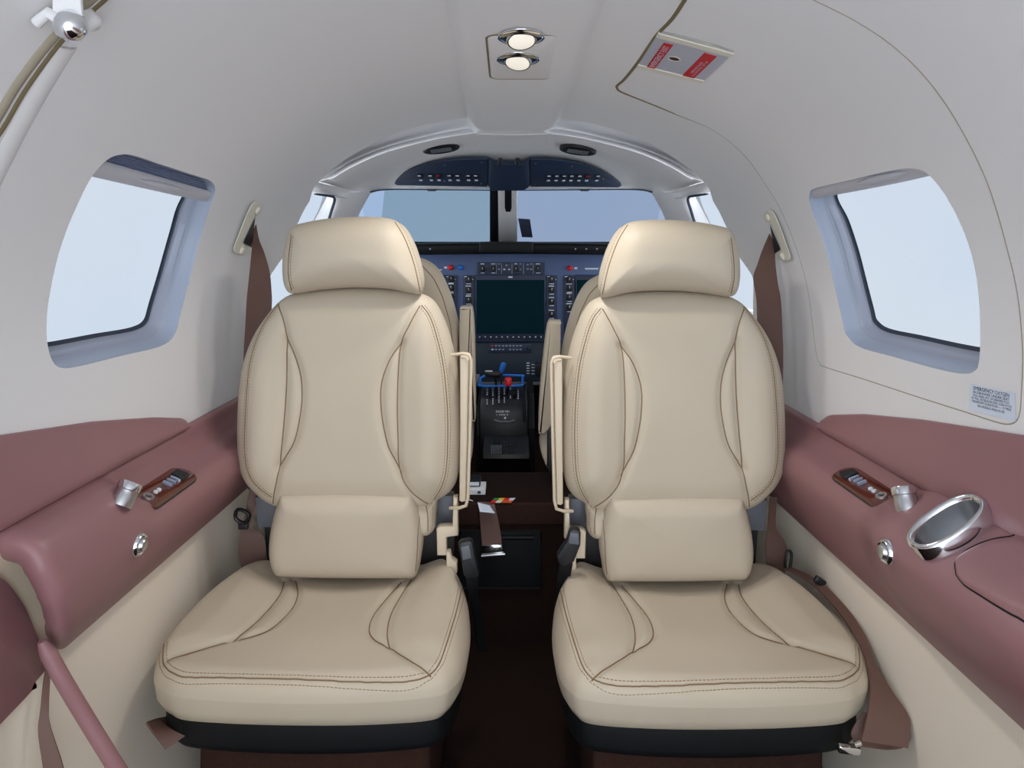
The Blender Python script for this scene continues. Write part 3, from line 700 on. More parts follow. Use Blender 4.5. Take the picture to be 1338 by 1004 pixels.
    m=nb(); m.box((-.315,1.33,.0985),(.37,.34,.197),.012); m.build('pedestal',M['carpet'],root)
    # --- frame seen beside the lumbar cushion
    def pp(l,Y,th,name,mt,r=.003):
        q=Plane(V3(0,Y,CZ-.5),V3(1,0,0),V3(0,0,1)); m=nb(); m.prism(q.uvs(l),q.o,q.U,q.V,V3(0,1,0),th,r); return m.build(name,mt,root,angle=40)
    pp([(333,650),(360,650),(360,690),(336,690)],1.46,.03,'side_bracket',M['grey'])
    pp([(560,648),(592,648),(592,690),(566,690)],1.46,.03,'side_bracket',M['grey'])
    pp([(345,688),(595,688),(590,756),(350,756)],1.50,.02,'back_frame',M['darkgrey'])
    pp([(592,650),(598,650),(598.5,701),(583.5,703),(583.5,727),(571,727),(570,692),(574,688.5),(591,688)],1.405,.022,'recline_link',M['trimtan'],.004)
    pp([(583,722),(588,722),(590,731),(597,736),(597,750),(583,750)],1.40,.02,'recline_lever',M['trimtan'],.003)
    # --- folded arm rest on the aisle side
    arm=nb(); A=V3(-.0895,1.43,CZ-.37)
    q=Plane(V3(0,1.39,CZ-.5),V3(1,0,0),V3(0,0,1))
    arm.prism(q.uvs([(601,468),(609,468),(612.5,471),(611,560),(608.5,656),(603,657),(600,655),(601,560)]),q.o,q.U,q.V,V3(0,1,0),.075,.004)
    a=arm.build('armrest',M['trimtan'],root,angle=40)
    ed=nb(); ed.tube([P(*z) for z in ((590,464,1.41),(606,462,1.39),(613,464,1.385),(615.5,470,1.385),(614,560,1.385),(611.5,650,1.385),(609,661,1.385),(600,664,1.39),(588,664,1.41))],.0032,8); ed.build('armrest_trim',M['trimtan'],a)
    return root
make_seat(-1,0,'tan leather cabin seat on the left facing the camera with folded armrest on its right')
make_seat(1,-.006,'tan leather cabin seat on the right facing the camera with folded armrest on its left')
# ------------------------------------------------------------------ window shades
def shade(s,label,rail,pleat):
    c=hit(*rail[0][0]); root=thing('window_shade',label,'window shade',c,'window shades')
    def line(l,n=24): 
        p=resample(catmull(np.array(l,float),4),1.); return p[np.linspace(0,len(p)-1,n).astype(int)]
    A,B=line(rail[0]),line(rail[1]); m=MB(); T=np.linspace(0,1,9)
    m.grid([[hit(*(a*(1-t)+b*t),.010-.006*math.sin(t*math.pi)**.5) for t in T]+[hit(*b,.022)] for a,b in zip(A,B)]); m.build('bottom_rail',M['rail'],root,angle=50)
    # thumb lip
    mid=len(A)//2; m=MB(); q=[hit(*(A[i]*.45+B[i]*.55),.003) for i in range(mid-2,mid+6)]; m.tube(q,[.001,.004,.0055,.006,.006,.0055,.004,.001],8,0); m.build('thumb_lip',M['rail'],root)
    if pleat:
        A,B=line(pleat[0]),line(pleat[1]); m=MB(); K=17
        m.grid([[hit(*(a*(1-t)+b*t),.012+(.004 if k%2 else 0)) for k,t in enumerate(np.linspace(0,1,K))] for a,b in zip(A,B)]); m.build('pleats',M['pleat'],root,angle=20)
shade(-1,'raised pleated shade with pale rail in the left cabin window',([(100,199),(142,212),(210,231.5),(279,251),(302,258)],[(85,222),(118.3,230.5),(200,249),(277.6,266),(302,272)]),([(104,178),(146,190),(168,197),(210,208),(262,223),(304,236)],[(100,200),(140,212.5),(170,221.5),(210,232.5),(264,248),(304,259)]))
shade(1,'pale raised shade rail at the top of the right cabin window',([(1030,252),(1062,242),(1110,230),(1155,218),(1190,209),(1230,200)],[(1030,268),(1063,260),(1110,251.5),(1155,243),(1195,234.5),(1245,223)]),None)

# ------------------------------------------------------------------ ceiling fittings
y0=1.285; sl=(zs(1.4,.015)-zs(1.17,.015))/.23
U=V3(1,0,0); Vv=unit(V3(0,1,sl)); N=np.cross(U,Vv); N=-N if N[2]>0 else N
o=V3(.018,y0,CZ+zs(y0,.018)-.0215)
root=thing('reading_light_panel','square cream ceiling panel with two chrome reading lamps','light',o)
def rr(w,h,r,n=6,cx=0,cy=0):
    out=[]
    for qx,qy,a in ((w-r,h-r,0),(-w+r,h-r,90),(-w+r,-h+r,180),(w-r,-h+r,270)):
        out+=[(cx+qx+r*math.cos(math.radians(a+k*90/n)),cy+qy+r*math.sin(math.radians(a+k*90/n))) for k in range(n+1)]
    return out
m=MB(); m.prism(rr(.0565,.121,.016),o-N*.004,U,Vv,N,.0055,.0018)
mp=m.build('panel_plate',M['liner'],root,angle=40)
m=MB(); m.tube([o+U*a+Vv*b-N*.0004 for a,b in rr(.0585,.123,.018)],.0018,6,closed=True); m.build('panel_gap',M['olive'],root)
for px,py,dx in ((681,47,.004),(677,76,-.006)):
    z=o[2]-CZ; Y=o[1]
    for _ in range(20): z=o[2]-CZ+(Y-o[1])*sl; Y=.5*Y+.5*z*F/(CY-py)
    c=V3((px-CX)*Y/F,Y,CZ+z)+N*.002
    m=MB(); m.lathe([(.0385,-.0005),(.0385,.0012),(.036,.0016),(.034,.0004),(.030,-.001),(.026,-.0015)],c,N,40); L=m.build('reading_lamp',M['chrome'],root,angle=0)
    m=MB(); m.lathe([(.036,.0005),(.034,.0018),(.026,.004),(.024,.004)],c,N,40); m.build('reflector',M['chrome'],L,angle=0)
    a=unit(N+V3(dx*20,-.35,0)); m=MB(); m.lathe([(.024,.002),(.0245,.006),(.023,.0085),(.021,.0085)],c,a,32); m.build('lens_ring',M['chrome'],L)
    m=MB(); m.lathe([(.0215,.008),(.016,.0095),(.008,.0102),(0,.0104)],c,a,32); m.build('lens',M['lens'],L)
# emergency exit handle cover
q=[hit(*p,-.0025) for p in ((832.5,87),(861,42),(959,68.5),(917,107.5))]    # u along the exit text, v towards the aft edge
root=thing('exit_handle_cover','grey emergency exit handle cover with two red placards on the ceiling','handle cover',np.mean(q,0))
fq=lambda u,v,h=0: quad_map(q,u,v,h)
nrm=unit(np.cross(q[1]-q[0],q[3]-q[0])); up=1 if nrm.dot(V3(0,0,CZ)-q[0])>0 else -1
def patch(m,us,vs,h0,h1,mi=0):
    a=[fq(us[0],vs[0],h0*up),fq(us[1],vs[0],h0*up),fq(us[1],vs[1],h0*up),fq(us[0],vs[1],h0*up)]; b=[fq(us[0],vs[0],h1*up),fq(us[1],vs[0],h1*up),fq(us[1],vs[1],h1*up),fq(us[0],vs[1],h1*up)]
    m.add(a+b,[(4,5,6,7),(0,1,5,4),(1,2,6,5),(2,3,7,6),(3,0,4,7)],mi)
m=MB(); patch(m,(0,1),(0,1),-.03,.001); m.build('cover_plate',material('cover_grey',(176,178,190),.4),root,smooth=False)
for us in ((0,.09),(.905,1.0)):
    m=MB(); patch(m,us,(-.005,1.005),-.02,.003); m.build('cover_edge',M['offwhite'],root,smooth=False)
def inv(px,py):
    d=V3((px-CX)/F,1,-(py-CY)/F); e=V3(0,0,CZ); t=(q[0]-e).dot(nrm)/d.dot(nrm); p=e+d*t
    u,v=.5,.5
    for _ in range(60):
        r=p-fq(u,v); du=fq(u+1e-3,v)-fq(u-1e-3,v); dv=fq(u,v+1e-3)-fq(u,v-1e-3); du*=500; dv*=500
        A=np.array([[du.dot(du),du.dot(dv)],[du.dot(dv),dv.dot(dv)]]); s_=np.linalg.solve(A,[r.dot(du),r.dot(dv)]); u+=s_[0]; v+=s_[1]
    return u,v
def placard(name,c4,lines,lab):
    c=[fq(*inv(*p),.0022*up) for p in c4]   # u0v0,u1v0,u1v1,u0v1 with v up in reading direction
    g=lambda u,v,h=0: quad_map(c,u,v,h)
    n=unit(np.cross(c[1]-c[0],c[3]-c[0])); sg=1 if n.dot(V3(0,0,CZ)-c[0])>0 else -1
    m=MB(); k=[g(0,0),g(1,0),g(1,1),g(0,1)]; kk=[g(u,v,-.0025*sg) for u,v in ((0,0),(1,0),(1,1),(0,1))]
    m.add(k+kk,[(0,1,2,3),(0,4,5,1),(1,5,6,2),(2,6,7,3),(3,7,4,0)])
    b=m.build(name,M['redplacard'],root,smooth=False); b['label']=lab
    m=MB()
    for t,u0,u1,v0,v1 in lines: write(m,t,lambda u,v: g(u,v,.0006*sg),u0,u1,v0,v1)
    m.build('lettering',M['placard'],b,smooth=False)
placard('exit_placard',((855.6,89),(880,57.7),(867.7,55),(845,87)),[('EMERGENCY EXIT',.09,.94,.18,.82)],'red placard reading EMERGENCY EXIT')
placard('instruction_placard',((907.4,101),(937,72.4),(921,67.7),(892,97.5)),[('REMOVE GLASS',.22,.70,.48,.68),('PULL DOOR IN - LIFT UP',.1,.78,.2,.38)],'red placard with two small lines')
hu,hv=inv(881.5,75.5); c=fq(hu,hv,.0015*up); a=unit(fq(hu+.1,hv)-fq(hu,hv)); b=unit(fq(hu,hv+.1)-fq(hu,hv)); ev=[np.array(x) for x in ()]
m=MB(); pr=lambda r,h:[c+(a*math.cos(t)*r*1.0+b*math.sin(t)*r)*1+nrm*up*h for t in np.linspace(0,2*math.pi,28,endpoint=False)]
m.grid([pr(.0105,.0001),pr(.0102,.001),pr(.009,.001),pr(.0088,-.0005)],closev=True); m.build('finger_hole_rim',M['offwhite'],root)
m=MB(); m.grid([pr(.0088,.0003),pr(.0001,.0003)],closev=True); m.build('finger_hole',material('deep_red',(70,8,12),.5),root)
# oxygen placard on the hatch
q4=[hit(*p,-.0012) for p in ((1266.4,535.8),(1327,551.5),(1325.6,513.4),(1267.3,501.4))]
g=lambda u,v,h=0: quad_map(q4,u,v,h); n=unit(np.cross(q4[1]-q4[0],q4[3]-q4[0])); sg=1 if n.dot(V3(0,0,CZ)-q4[0])>0 else -1
m=MB(); k=[[hit(*( (np.array((1266.4,535.8))*(1-u)+np.array((1327,551.5))*u)*(1-v)+(np.array((1267.3,501.4))*(1-u)+np.array((1325.6,513.4))*u)*v ),-.0008) for u in np.linspace(0,1,9)] for v in np.linspace(0,1,9)]
m.grid(k); op=m.build('oxygen_placard',M['placard'],angle=0); tag(op,'white emergency oxygen placard beneath the right cabin window','placard')
def gp(u,v): return hit(*((np.array((1266.4,535.8))*(1-u)+np.array((1327,551.5))*u)*(1-v)+(np.array((1267.3,501.4))*(1-u)+np.array((1325.6,513.4))*u)*v),-.0014)
m=MB()
for t,u0,u1,v0,v1 in (('EMERGENCY OXYGEN',.08,.88,.80,.935),('IN DRAWER UNDER SEAT',.08,.88,.67,.77),('PULL MASK OUT OF DRAWER FULLY',.08,.88,.555,.645),('AT FULL EXTENSION GIVE CORD A TUG',.04,.92,.44,.53),('MAXIMUM DURATION ---- 15 MINS',.06,.91,.325,.415),('NO SMOKING WHILE IN USE',.18,.76,.19,.28)): write(m,t,gp,u0,u1,v0,v1)
m.build('lettering',M['ink'],op,smooth=False)
# door stay at the upper left
o=hit(92,34,-.035)
root=thing('door_stay','pale door stay bracket with chrome ball joint at the upper left corner','door stay',o)
m=MB(); m.lathe([(.0001,-.0155),(.008,-.0135),(.0135,-.008),(.0155,0),(.0135,.008),(.008,.0135),(.0001,.0155)],o,V3(.3,.2,1),24); m.build('ball_joint',M['chrome'],root,angle=0)
PB=Plane(o+V3(.012,.004,0),V3(1,.1,.15),V3(-.15,0,1))
m=MB(); m.prism(PB.uvs([(72,-30),(107,-30),(112,42),(108,48),(103,48),(100,30),(84,20),(72,20)]),PB.o,PB.U,PB.V,PB.N,.006,.0015); m.build('bracket',M['liner'],root)
m=MB(); m.lathe([(0,.008),(.006,.0075),(.0095,.004),(.010,0),(.010,-.02)],hit(119,29,-.012),-unit(V3(-.55,0,.6)),20); m.build('screw_cap',M['liner'],root)
m=MB(); m.tube([o,o+V3(-.02,-.002,.012),hit(48,30,-.01)],.006,10); m.build('link',M['liner'],root)

# ------------------------------------------------------------------ shoulder belts
def shoulder(s,off_px,pl,sc,slot,L,R,lab,lab2):
    c=hit(*pl[0]); root=thing('belt_guide',lab2,'belt guide',c,'belt guide plates')
    sm=catmull(pl,4,True)
    inn=[hit(*p,-.0065) for p in sm]; out=[hit(*p,.004) for p in sm]; cen=np.mean(pl,0); mid=[hit(*(cen+(p-cen)*.9),-.008) for p in sm]
    m=MB(); m.grid([out,inn,mid],closev=True); m.add(mid,[list(range(len(mid)))]); m.build('plate',M['offwhite'],root,angle=40)
    for p in sc:
        o=hit(*p,-.0075); m=MB(); m.lathe([(.0085,-.002),(.0085,.002),(.0065,.0045),(.003,.0052),(0,.0053)],o,-unit(V3(s*.9,0,.35)),16); m.build('screw',M['offwhite'],root)
    m=MB(); m.add([hit(*p,-.0095) for p in slot],[list(range(len(slot)))]); m.build('slot',M['black'],root,smooth=False)
    Lp=catmull([P(*q) for q in L],6); Rp=catmull([P(*q) for q in R],6)
    m=MB(); m.strip(Lp,Rp,.0022); tag(m.build('shoulder_belt',M['belt']),lab,'seat belt','shoulder belts')
shoulder(-1,0,[(329,266),(340,269),(340,276),(334,285),(319,318),(323,326),(321,333),(312,332),(305,327.5),(308,316)],[(336,275),(315.5,327)],[(333.5,284),(329,324),(318,317.5)],
 [(331,290,1.60),(330,318,1.585),(327,350,1.57),(323,389,1.56),(320.5,430,1.55),(318,480,1.54),(318,560,1.53),(324,640,1.52)],[(333.5,286,1.60),(338,312,1.585),(345,330,1.57),(352,355,1.56),(354.5,380,1.55),(355,402,1.55),(352,480,1.54),(352,640,1.53)],
 'brown shoulder belt hanging beside the headrest of the left seat','cream belt guide plate on the wall above the left seat')
shoulder(1,0,[(1011,277),(999,280),(999,288),(1008,292),(1020,326),(1016,333),(1019,340),(1026,341),(1033,338),(1030,326)],[(1004,284),(1023,335.5)],[(1006,293),(1020,326),(1012,332)],
 [(1006,304,1.60),(997,325,1.58),(990,345,1.57),(984.5,361,1.56),(986,375,1.555),(989,400,1.55),(990,480,1.54),(992,640,1.53)],[(1010,300,1.605),(1012,326,1.585),(1013,345,1.575),(1016,370,1.565),(1020,392,1.56),(1022,430,1.55),(1023,480,1.545),(1020,640,1.53)],
 'brown shoulder belt hanging beside the headrest of the right seat','cream belt guide plate on the wall above the right seat')
# ------------------------------------------------------------------ lap belts and buckles
def st2(m,L,R,th=.0025,n=6): m.strip(catmull([P(*q) for q in L],n),catmull([P(*q) for q in R],n),th)
root=thing('lap_belt','dark brown lap belt with black tongue at the wall side of the left seat','seat belt',P(330,745,1.47))
m=MB(); st2(m,[(327,640,1.49),(320,672,1.485),(318,690,1.48),(313,701,1.475),(313,730,1.47),(320,752,1.46)],[(340,640,1.50),(332,672,1.49),(331,690,1.485),(345,701,1.48),(347,730,1.475),(341,752,1.465)]); m.build('webbing',M['belt'],root)
def frame_loop(l,Y,r,mb):
    mb.tube([P(x,y,Y) for x,y in catmull(l,3,True)],r,8,closed=True)
m=MB(); frame_loop([(311,666),(325,672),(321,684),(308,678)],1.47,.004,m); m.box(P(318,688,1.472),(.02,.006,.012),.002); m.build('tongue',M['black'],root)
root=thing('lap_belt','brown lap belt running down the outer side of the right seat cushion','seat belt',P(1120,975,1.09))
m=MB(); st2(m,[(1006,650,1.50),(1003,690,1.48),(1000,715,1.465),(1003,755,1.45)],[(1015,650,1.505),(1014,690,1.485),(1027,713,1.47),(1025,755,1.455)])
st2(m,[(1025,744,1.42),(1045,753,1.40),(1068,770,1.36),(1098,803,1.28),(1120,838,1.205),(1133,870,1.145),(1137,900,1.115),(1133,935,1.09),(1125,968,1.075)],[(1033,742,1.43),(1052,750,1.41),(1076,764,1.37),(1107,796,1.295),(1129,828,1.22),(1143,868,1.16),(1166,905,1.125),(1188,940,1.095),(1186,978,1.08)],.003)
st2(m,[(1128,930,1.11),(1118,945,1.105),(1112,960,1.10),(1120,975,1.09)],[(1189,952,1.09),(1190,965,1.085),(1182,977,1.08),(1160,980,1.078)],.003)
m.build('webbing',M['belt'],root)
m=MB(); frame_loop([(1028,722),(1034,723),(1032,743),(1026,742)],1.43,.003,m); m.build('tongue',M['black'],root)
m=MB(); m.box(P(1071,760,1.37),(.022,.010,.014),.003,Matrix.Rotation(.6,3,'Y')); m.build('slider',M['black'],root)
m=MB(); m.box(P(1109,979,1.085),(.034,.012,.012),.003,Matrix.Rotation(.15,3,'Y')); m.tube([P(1117,974,1.078),P(1125,971,1.078)],.0035,8); m.build('end_fitting',M['chrome'],root)
root=thing('belt_anchor','brown belt loop under the front left corner of the left seat','belt loop',P(215,965,1.1))
m=MB(); st2(m,[(191,945,1.10),(200,958,1.09),(216,980,1.09)],[(205,940,1.13),(222,953,1.11),(242,962,1.11)],.003); st2(m,[(205,940,1.14),(215,938,1.16),(222,935,1.18)],[(221,962,1.115),(233,958,1.14),(240,950,1.17)],.003)
m.build('webbing',M['belt'],root)
def buckle(lab,l,face,Y,stalk):
    root=thing('belt_buckle',lab,'buckle',P(*l[0],Y),'aisle buckles'); q=Plane(V3(0,Y,CZ-.5),V3(1,0,0),V3(0,0,1))
    m=MB(); m.prism(q.uvs(l),q.o,q.U,q.V,V3(0,1,0),.022,.003); m.build('housing',M['black'],root,angle=40)
    m=MB(); m.prism(q.uvs(face),q.o+V3(0,-.0025,0),q.U,q.V,V3(0,1,0),.006,.0012); m.build('press_button',M['grey'],root,angle=40)
    m=MB(); st2(m,stalk[0],stalk[1],.006); m.build('stalk',M['softblack'],root)
buckle('black belt buckle standing upright beside the left seat cushion at the aisle',[(598.5,713),(602,709.5),(614,707.5),(617,710),(621,732),(626,753),(622,756),(610,757),(606,753),(603,734)],[(602,715),(613,712),(616,729),(605,732)],1.34,([(609,752,1.345),(612,772,1.35),(618,800,1.38),(624,850,1.42)],[(625,752,1.35),(624,772,1.36),(628,800,1.39),(636,850,1.43)]))
buckle('black belt buckle leaning towards the right seat at the aisle',[(741,708),(745,695),(749,692.5),(757,694),(759,697),(758.5,713),(750,735),(737,741),(730,737),(728,728)],[(745,696),(756,697),(757,712),(743,710)],1.36,([(731,735,1.365),(729,752,1.37),(726,775,1.38),(722,830,1.42)],[(748,735,1.37),(745,752,1.375),(742,775,1.385),(736,830,1.43)]))

# ------------------------------------------------------------------ spar step and things lying there
zt=CZ-.639
root=thing('spar_step','dark carpeted step across the aisle between cabin and cockpit','step',(0,1.86,0))
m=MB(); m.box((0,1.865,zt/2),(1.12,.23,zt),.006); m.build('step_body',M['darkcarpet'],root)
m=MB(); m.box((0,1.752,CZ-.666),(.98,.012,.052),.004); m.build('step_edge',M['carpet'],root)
q=Plane(V3(0,1.747,CZ-.5),V3(1,0,0),V3(0,0,1))
m=MB(); m.prism(q.uvs([(600,693),(708,693),(708,770),(600,770)]),q.o,q.U,q.V,V3(0,1,0),.01,.001); kp=m.build('kick_panel',M['softblack'],root)
m=MB(); m.tube([P(*z) for z in ((601,694,1.744),(707,694,1.744),(707,769,1.744),(601,769,1.744))],.003,6,closed=True); m.tube([P(655,703,1.742),P(698,703,1.742)],.005,8); m.build('panel_frame',M['softblack'],kp)
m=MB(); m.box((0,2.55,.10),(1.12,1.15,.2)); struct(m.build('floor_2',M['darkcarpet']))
root=thing('aisle_belt','dark brown belt with silver lift buckle hanging over the step','seat belt',P(640,700,1.735))
m=MB(); st2(m,[(612,645,1.86),(622,655,1.77),(625.5,662,1.738),(628,690,1.734),(630,714,1.73)],[(636,641,1.86),(644,655,1.77),(647,663,1.738),(653,690,1.734),(656,714,1.73)],.003); m.build('webbing',M['belt'],root)
q=Plane(V3(0,1.72,CZ-.5),V3(1,0,0),V3(0,0,1))
m=MB(); m.prism(q.uvs([(631,713),(656,712),(660,726),(655,730),(633,731),(629,727)]),q.o,q.U,q.V,V3(0,1,0),.01,.002); b=m.build('lift_buckle',M['chrome'],root,angle=40)
m=MB(); m.tube([P(629,727,1.717),P(660,724.5,1.717)],.003,8); m.build('buckle_bar',M['steel'],b)
m=MB(); m.add([P(*z) for z in ((624,656.5,1.744),(640,660.5,1.727),(647,671,1.720),(627,669,1.72))],[(0,1,2,3)]); m.add([P(*z) for z in ((624,656.5,1.746),(640,660.5,1.729),(647,671,1.722),(627,669,1.722))],[(3,2,1,0)]); m.build('care_label',M['paper'],root,smooth=False)
m=MB(); m.box((P(620,644,1.81)[0],1.83,zt+.007),(.055,.06,.013),.001); b=tag(m.build('carton',M['white'],smooth=False),'small white carton with dark print lying on the step','box')
m=MB(); m.box((P(626,644,1.8)[0],1.7993,zt+.007),(.008,.001,.006)); m.build('print',M['ink'],b,smooth=False)
m=MB(); m.box((P(618,634,1.85)[0],1.845,zt+.021),(.040,.05,.013),.002); b=tag(m.build('case',M['black']),'small black case stacked on the white carton','case')
m=MB(); m.box((P(620,634,1.83)[0],1.8185,zt+.0215),(.024,.002,.008)); m.build('case_label',M['paper'],b,smooth=False)
pm=MB(); pm.grid([[P(*z)+V3(0,0,.002) for z in r] for r in (((610,648,1.81),(622,652,1.795)),((608,654,1.765),(618,656.3,1.757)))]); tag(pm.build('paper_slip',M['paper']),'folded white paper slip on the step beside the armrest','paper')
m=MB()
cols=['red','white','orange','orange','green','yellow','red','paper']
for i in range(8):
    a,b=i%4,i//4; px=640+a*7; 
    pts=[(px+b*3,657.3-b*3.2),(px+6.8+b*3,657.3-b*3.2),(px+9.8+b*3,654.1-b*3.2),(px+3+b*3,654.1-b*3.2)]
    m.add([V3((x-CX)*(.637*F/(y-CY))/F,.637*F/(y-CY),CZ-.637) for x,y in pts],[(0,1,2,3)],i)
tag(m.build('checkered_card',[M[c] for c in cols],smooth=False),'card printed in red, green, yellow and white squares on the step','card')
# ------------------------------------------------------------------ flight deck
YP=2.75
def ib(m,x0,y0,x1,y1,Y,d,r=.0,mi=0):
    a=P(x0,y0,Y); b=P(x1,y1,Y); m.box(((a[0]+b[0])/2,Y+d/2,(a[2]+b[2])/2),(abs(b[0]-a[0]),d,abs(b[2]-a[2])),r,None,mi,2)
def ibo(x0,y0,x1,y1,Y,d,r,name,mt,par,smooth=True):
    m=MB(); ib(m,x0,y0,x1,y1,Y,d,r); return m.build(name,M[mt],par,smooth)
def knob(x,y,Y,r,par,mt='black',h=.014,name='knob'):
    m=MB(); c=P(x,y,Y); m.lathe([(r*1.25,0),(r*1.25,.003),(r,.004),(r*.92,h*.9),(r*.8,h),(0,h)],c,(0,-1,0),14); k=m.build(name,M[mt],par,angle=35)
    m=MB(); m.box(c+V3(0,-h-.0005,r*.45),(r*.22,.001,r*.7)); m.build('pointer',M['key'],k,smooth=False); return k
def marks(l,Y,par,mt='key',name='lettering'):
    m=MB()
    for x0,y0,x1,y1 in l: ib(m,x0,y0,x1,y1,Y,.0008)
    return m.build(name,M[mt],par,False)
root=thing('instrument_panel','blue-black instrument panel with knobs and large centre display','instrument panel',P(668,500,YP))
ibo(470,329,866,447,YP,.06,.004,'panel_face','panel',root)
ibo(470,447.2,866,500,YP,.06,.003,'lower_panel_shaded','lowpanel_shaded',root)  # split from the panel face to carry the painted shade low down
ibo(625,500,740,503.5,YP-.01,.05,.001,'lower_lip','grey',root)
for x,y in ((590,336),(624,337.5),(712,337.5),(748,336),(661,336.5)):
    m=MB(); m.lathe([(.003,0),(.003,.001),(0,.0014)],P(x,y,YP),(0,-1,0),8); m.build('panel_screw',M['grey'],root)
au=ibo(623.5,343,711.5,358.5,YP-.008,.012,.001,'audio_panel','unit',root)
for x,y,r in ((630.5,351.5,.0085),(644.5,351.5,.0085),(674,351.5,.0085),(702.8,351.5,.0085)): knob(x,y,YP-.008,r,au)
for x in (648.5,655.4,669,684,696.7): marks([(x-.4,343.6,x+.4,358)],YP-.0085,au,'keygrey','divider_print')
marks([(628,344.4,633,345.6),(641.5,344.4,647,345.6),(672,344.2,676,345.5),(700,344.4,705.5,345.6),(628.5,356.5,633,357.3),(642,356.5,647,357.3),(700.5,356.5,706,357.3)],YP-.0085,au)
for x,y in ((652,345),(652,352),(659,352.2),(665.4,352.2),(662,346.8),(680,345),(680,352.3),(689.5,346),(689.5,351.5),(694,345.2),(694,352)):
    m=MB(); ib(m,x-1.4,y-1,x+1.4,y+1,YP-.011,.004,.0008); m.build('push_key',M['key'] if y>350 and 655<x<670 else M['keygrey'],au)
def knob_strip(x0,x1,y0,y1,ks,lab):
    s=ibo(x0,y0,x1,y1,YP-.007,.012,.001,'knob_strip','unit',root); c=(x0+x1)/2
    for y in ks: knob(c,y,YP-.007,.0105,s)
    marks([(c-4,y-5.6,c+3,y-4.4) for y in ks[1:]]+[(c-3,y+5,c+3,y+6) for y in ks]+[(c-6,y0+1.2,c-2,y0+2.2),(c+3,y0+5,c+6,y0+6)],YP-.0078,s); return s
knob_strip(605,619.8,360,452,(365.5,379,392,406,420),'')
knob_strip(713.8,728,360,452,(365.5,379,394,410.6),'')
knob_strip(582,597,360,440,(364.5,376,388,402),'')
knob_strip(737,751,360,440,(365.5,376.5,388.5,402),'')
def display(x0,x1,lab):
    d=ibo(x0,359.5,x1,447,YP-.012,.016,.002,'display_bezel','unit',root)
    ibo(x0+1.8,366,x1-1.8,436.5,YP-.0135,.003,.0,'screen','screen',d,False)
    marks([((x0+x1)/2-2.8,361.3,(x0+x1)/2+2.8,363.2)],YP-.0128,d)
    n=12 if x1-x0>80 else 8
    for k in range(n):
        x=x0+5+(x1-x0-12)*k/(n-1)+1; m=MB(); ib(m,x-1.9,438.8,x+1.9,442.2,YP-.016,.006,.001); kk=m.build('soft_key',M['black'],d)
        m=MB(); ib(m,x-.9,440,x+.9,441.1,YP-.0166,.001); m.build('key_mark',M['key'],kk,False)
    return d
display(620.8,713,'')
display(489,581,''); display(752,844,'')
for x,y,mt in ((588.6,349.7,'red'),(601.8,349.7,'blue'),(744.8,350.5,'red')):
    m=MB(); m.lathe([(.0105,0),(.0105,.004),(.009,.006),(.0085,.010),(.005,.012),(0,.012)],P(x,y,YP),(0,-1,0),18); m.build('warning_button',M[mt],root)
marks([(580.3,348.4,584.2,351.2),(750.4,349.2,754.4,352),(764.5,350.3,782,352.3),(571,352,577.5,353.4)],YP-.0008,root,'key','lettering')
sw=ibo(638.8,449.3,694.5,460.5,YP-.008,.012,.001,'annunciator_strip','unit',root)
for k in range(9):
    for y in (452.2,457): 
        if k==4 and y>455: continue
        x=643.5+k*4.6; m=MB(); ib(m,x-1.4,y-.9,x+1.4,y+.9,YP-.0105,.004,.0006); m.build('strip_key',M['red'] if (k==0 and y<455) else M['white'] if k==0 else M['keygrey'],sw)
knob(691,455,YP-.008,.006,sw,h=.010)
cb=thing('flap_selector','black flap selector knob with pale legends low on the instrument panel','selector',P(700,480,YP))
m=MB(); ib(m,700,474,707.5,492,YP-.012,.012,.003); m.lathe([(.012,0),(.011,.018),(0,.019)],P(703.5,478,YP-.012),(0,-1,0),16); m.build('lever_plate',M['black'],cb)
marks([(688,474+3.4*k,692,475.2+3.4*k) for k in range(5)]+[(694.5,476+4*k,698.5,477.2+4*k) for k in range(4)],YP-.0008,cb)
# glareshield
root=thing('glareshield','black padded glareshield along the base of the windshield','glareshield',P(668,330,2.62))
m=MB(); rows=[]
for x in np.linspace(-.60,.60,41):
    k=(x/.6)**2; zt=CZ-.0195-.010*k; y=2.63-.02*k
    rows.append([V3(x,a,b) for a,b in catmull([(3.1,zt-.004),(2.9,zt),(y+.02,zt),(y,zt-.010),(y+.002,zt-.032),(y+.02,zt-.040),(YP+.02,zt-.046)],4)])
m.grid(rows); m.build('pad',M['softblack'],root,angle=0)
m=MB(); ib(m,626,316.4,697,330.5,2.605,.3,.006); m.build('centre_hood',M['softblack'],root)
for x in (562,752,766,780):
    m=MB(); m.lathe([(.003,0),(.0025,.001),(0,.0012)],P(x,325.5,2.607),(0,-1,0),8); m.build('stud',M['keygrey'],root)
# overhead panel
OP=Plane(P(668,245,2.50),V3(1,0,0),unit(P(668,205,2.235)-P(668,245,2.50)))
if OP.N[1]>0: OP.N=-OP.N
root=thing('overhead_panel','black overhead switch panel above the windshield','switch panel',OP.o)
for ol in ([(515.5,238),(517,233),(527,224.5),(540,218),(560,211.5),(585,207.5),(610,205.8),(637,205.5),(637,242),(580,241),(519,240)],[(693,206),(715,206),(740,208.5),(765,213.5),(785,221),(800,229.5),(811,238),(812,240.5),(808,243),(750,242),(693,242)]):
    m=MB(); m.prism(OP.uvs(catmull(ol,1,True)),OP.o,OP.U,OP.V,OP.N,.007,.002); m.build('switch_plate_panel',M['overhead'],root,angle=40)
m=MB(); pf=[(636,205.5,0),(639,206.5,.010),(643,209,.022),(649,211,.026),(681,211,.026),(687,209,.022),(691,206.5,.010),(694,205.5,0)]
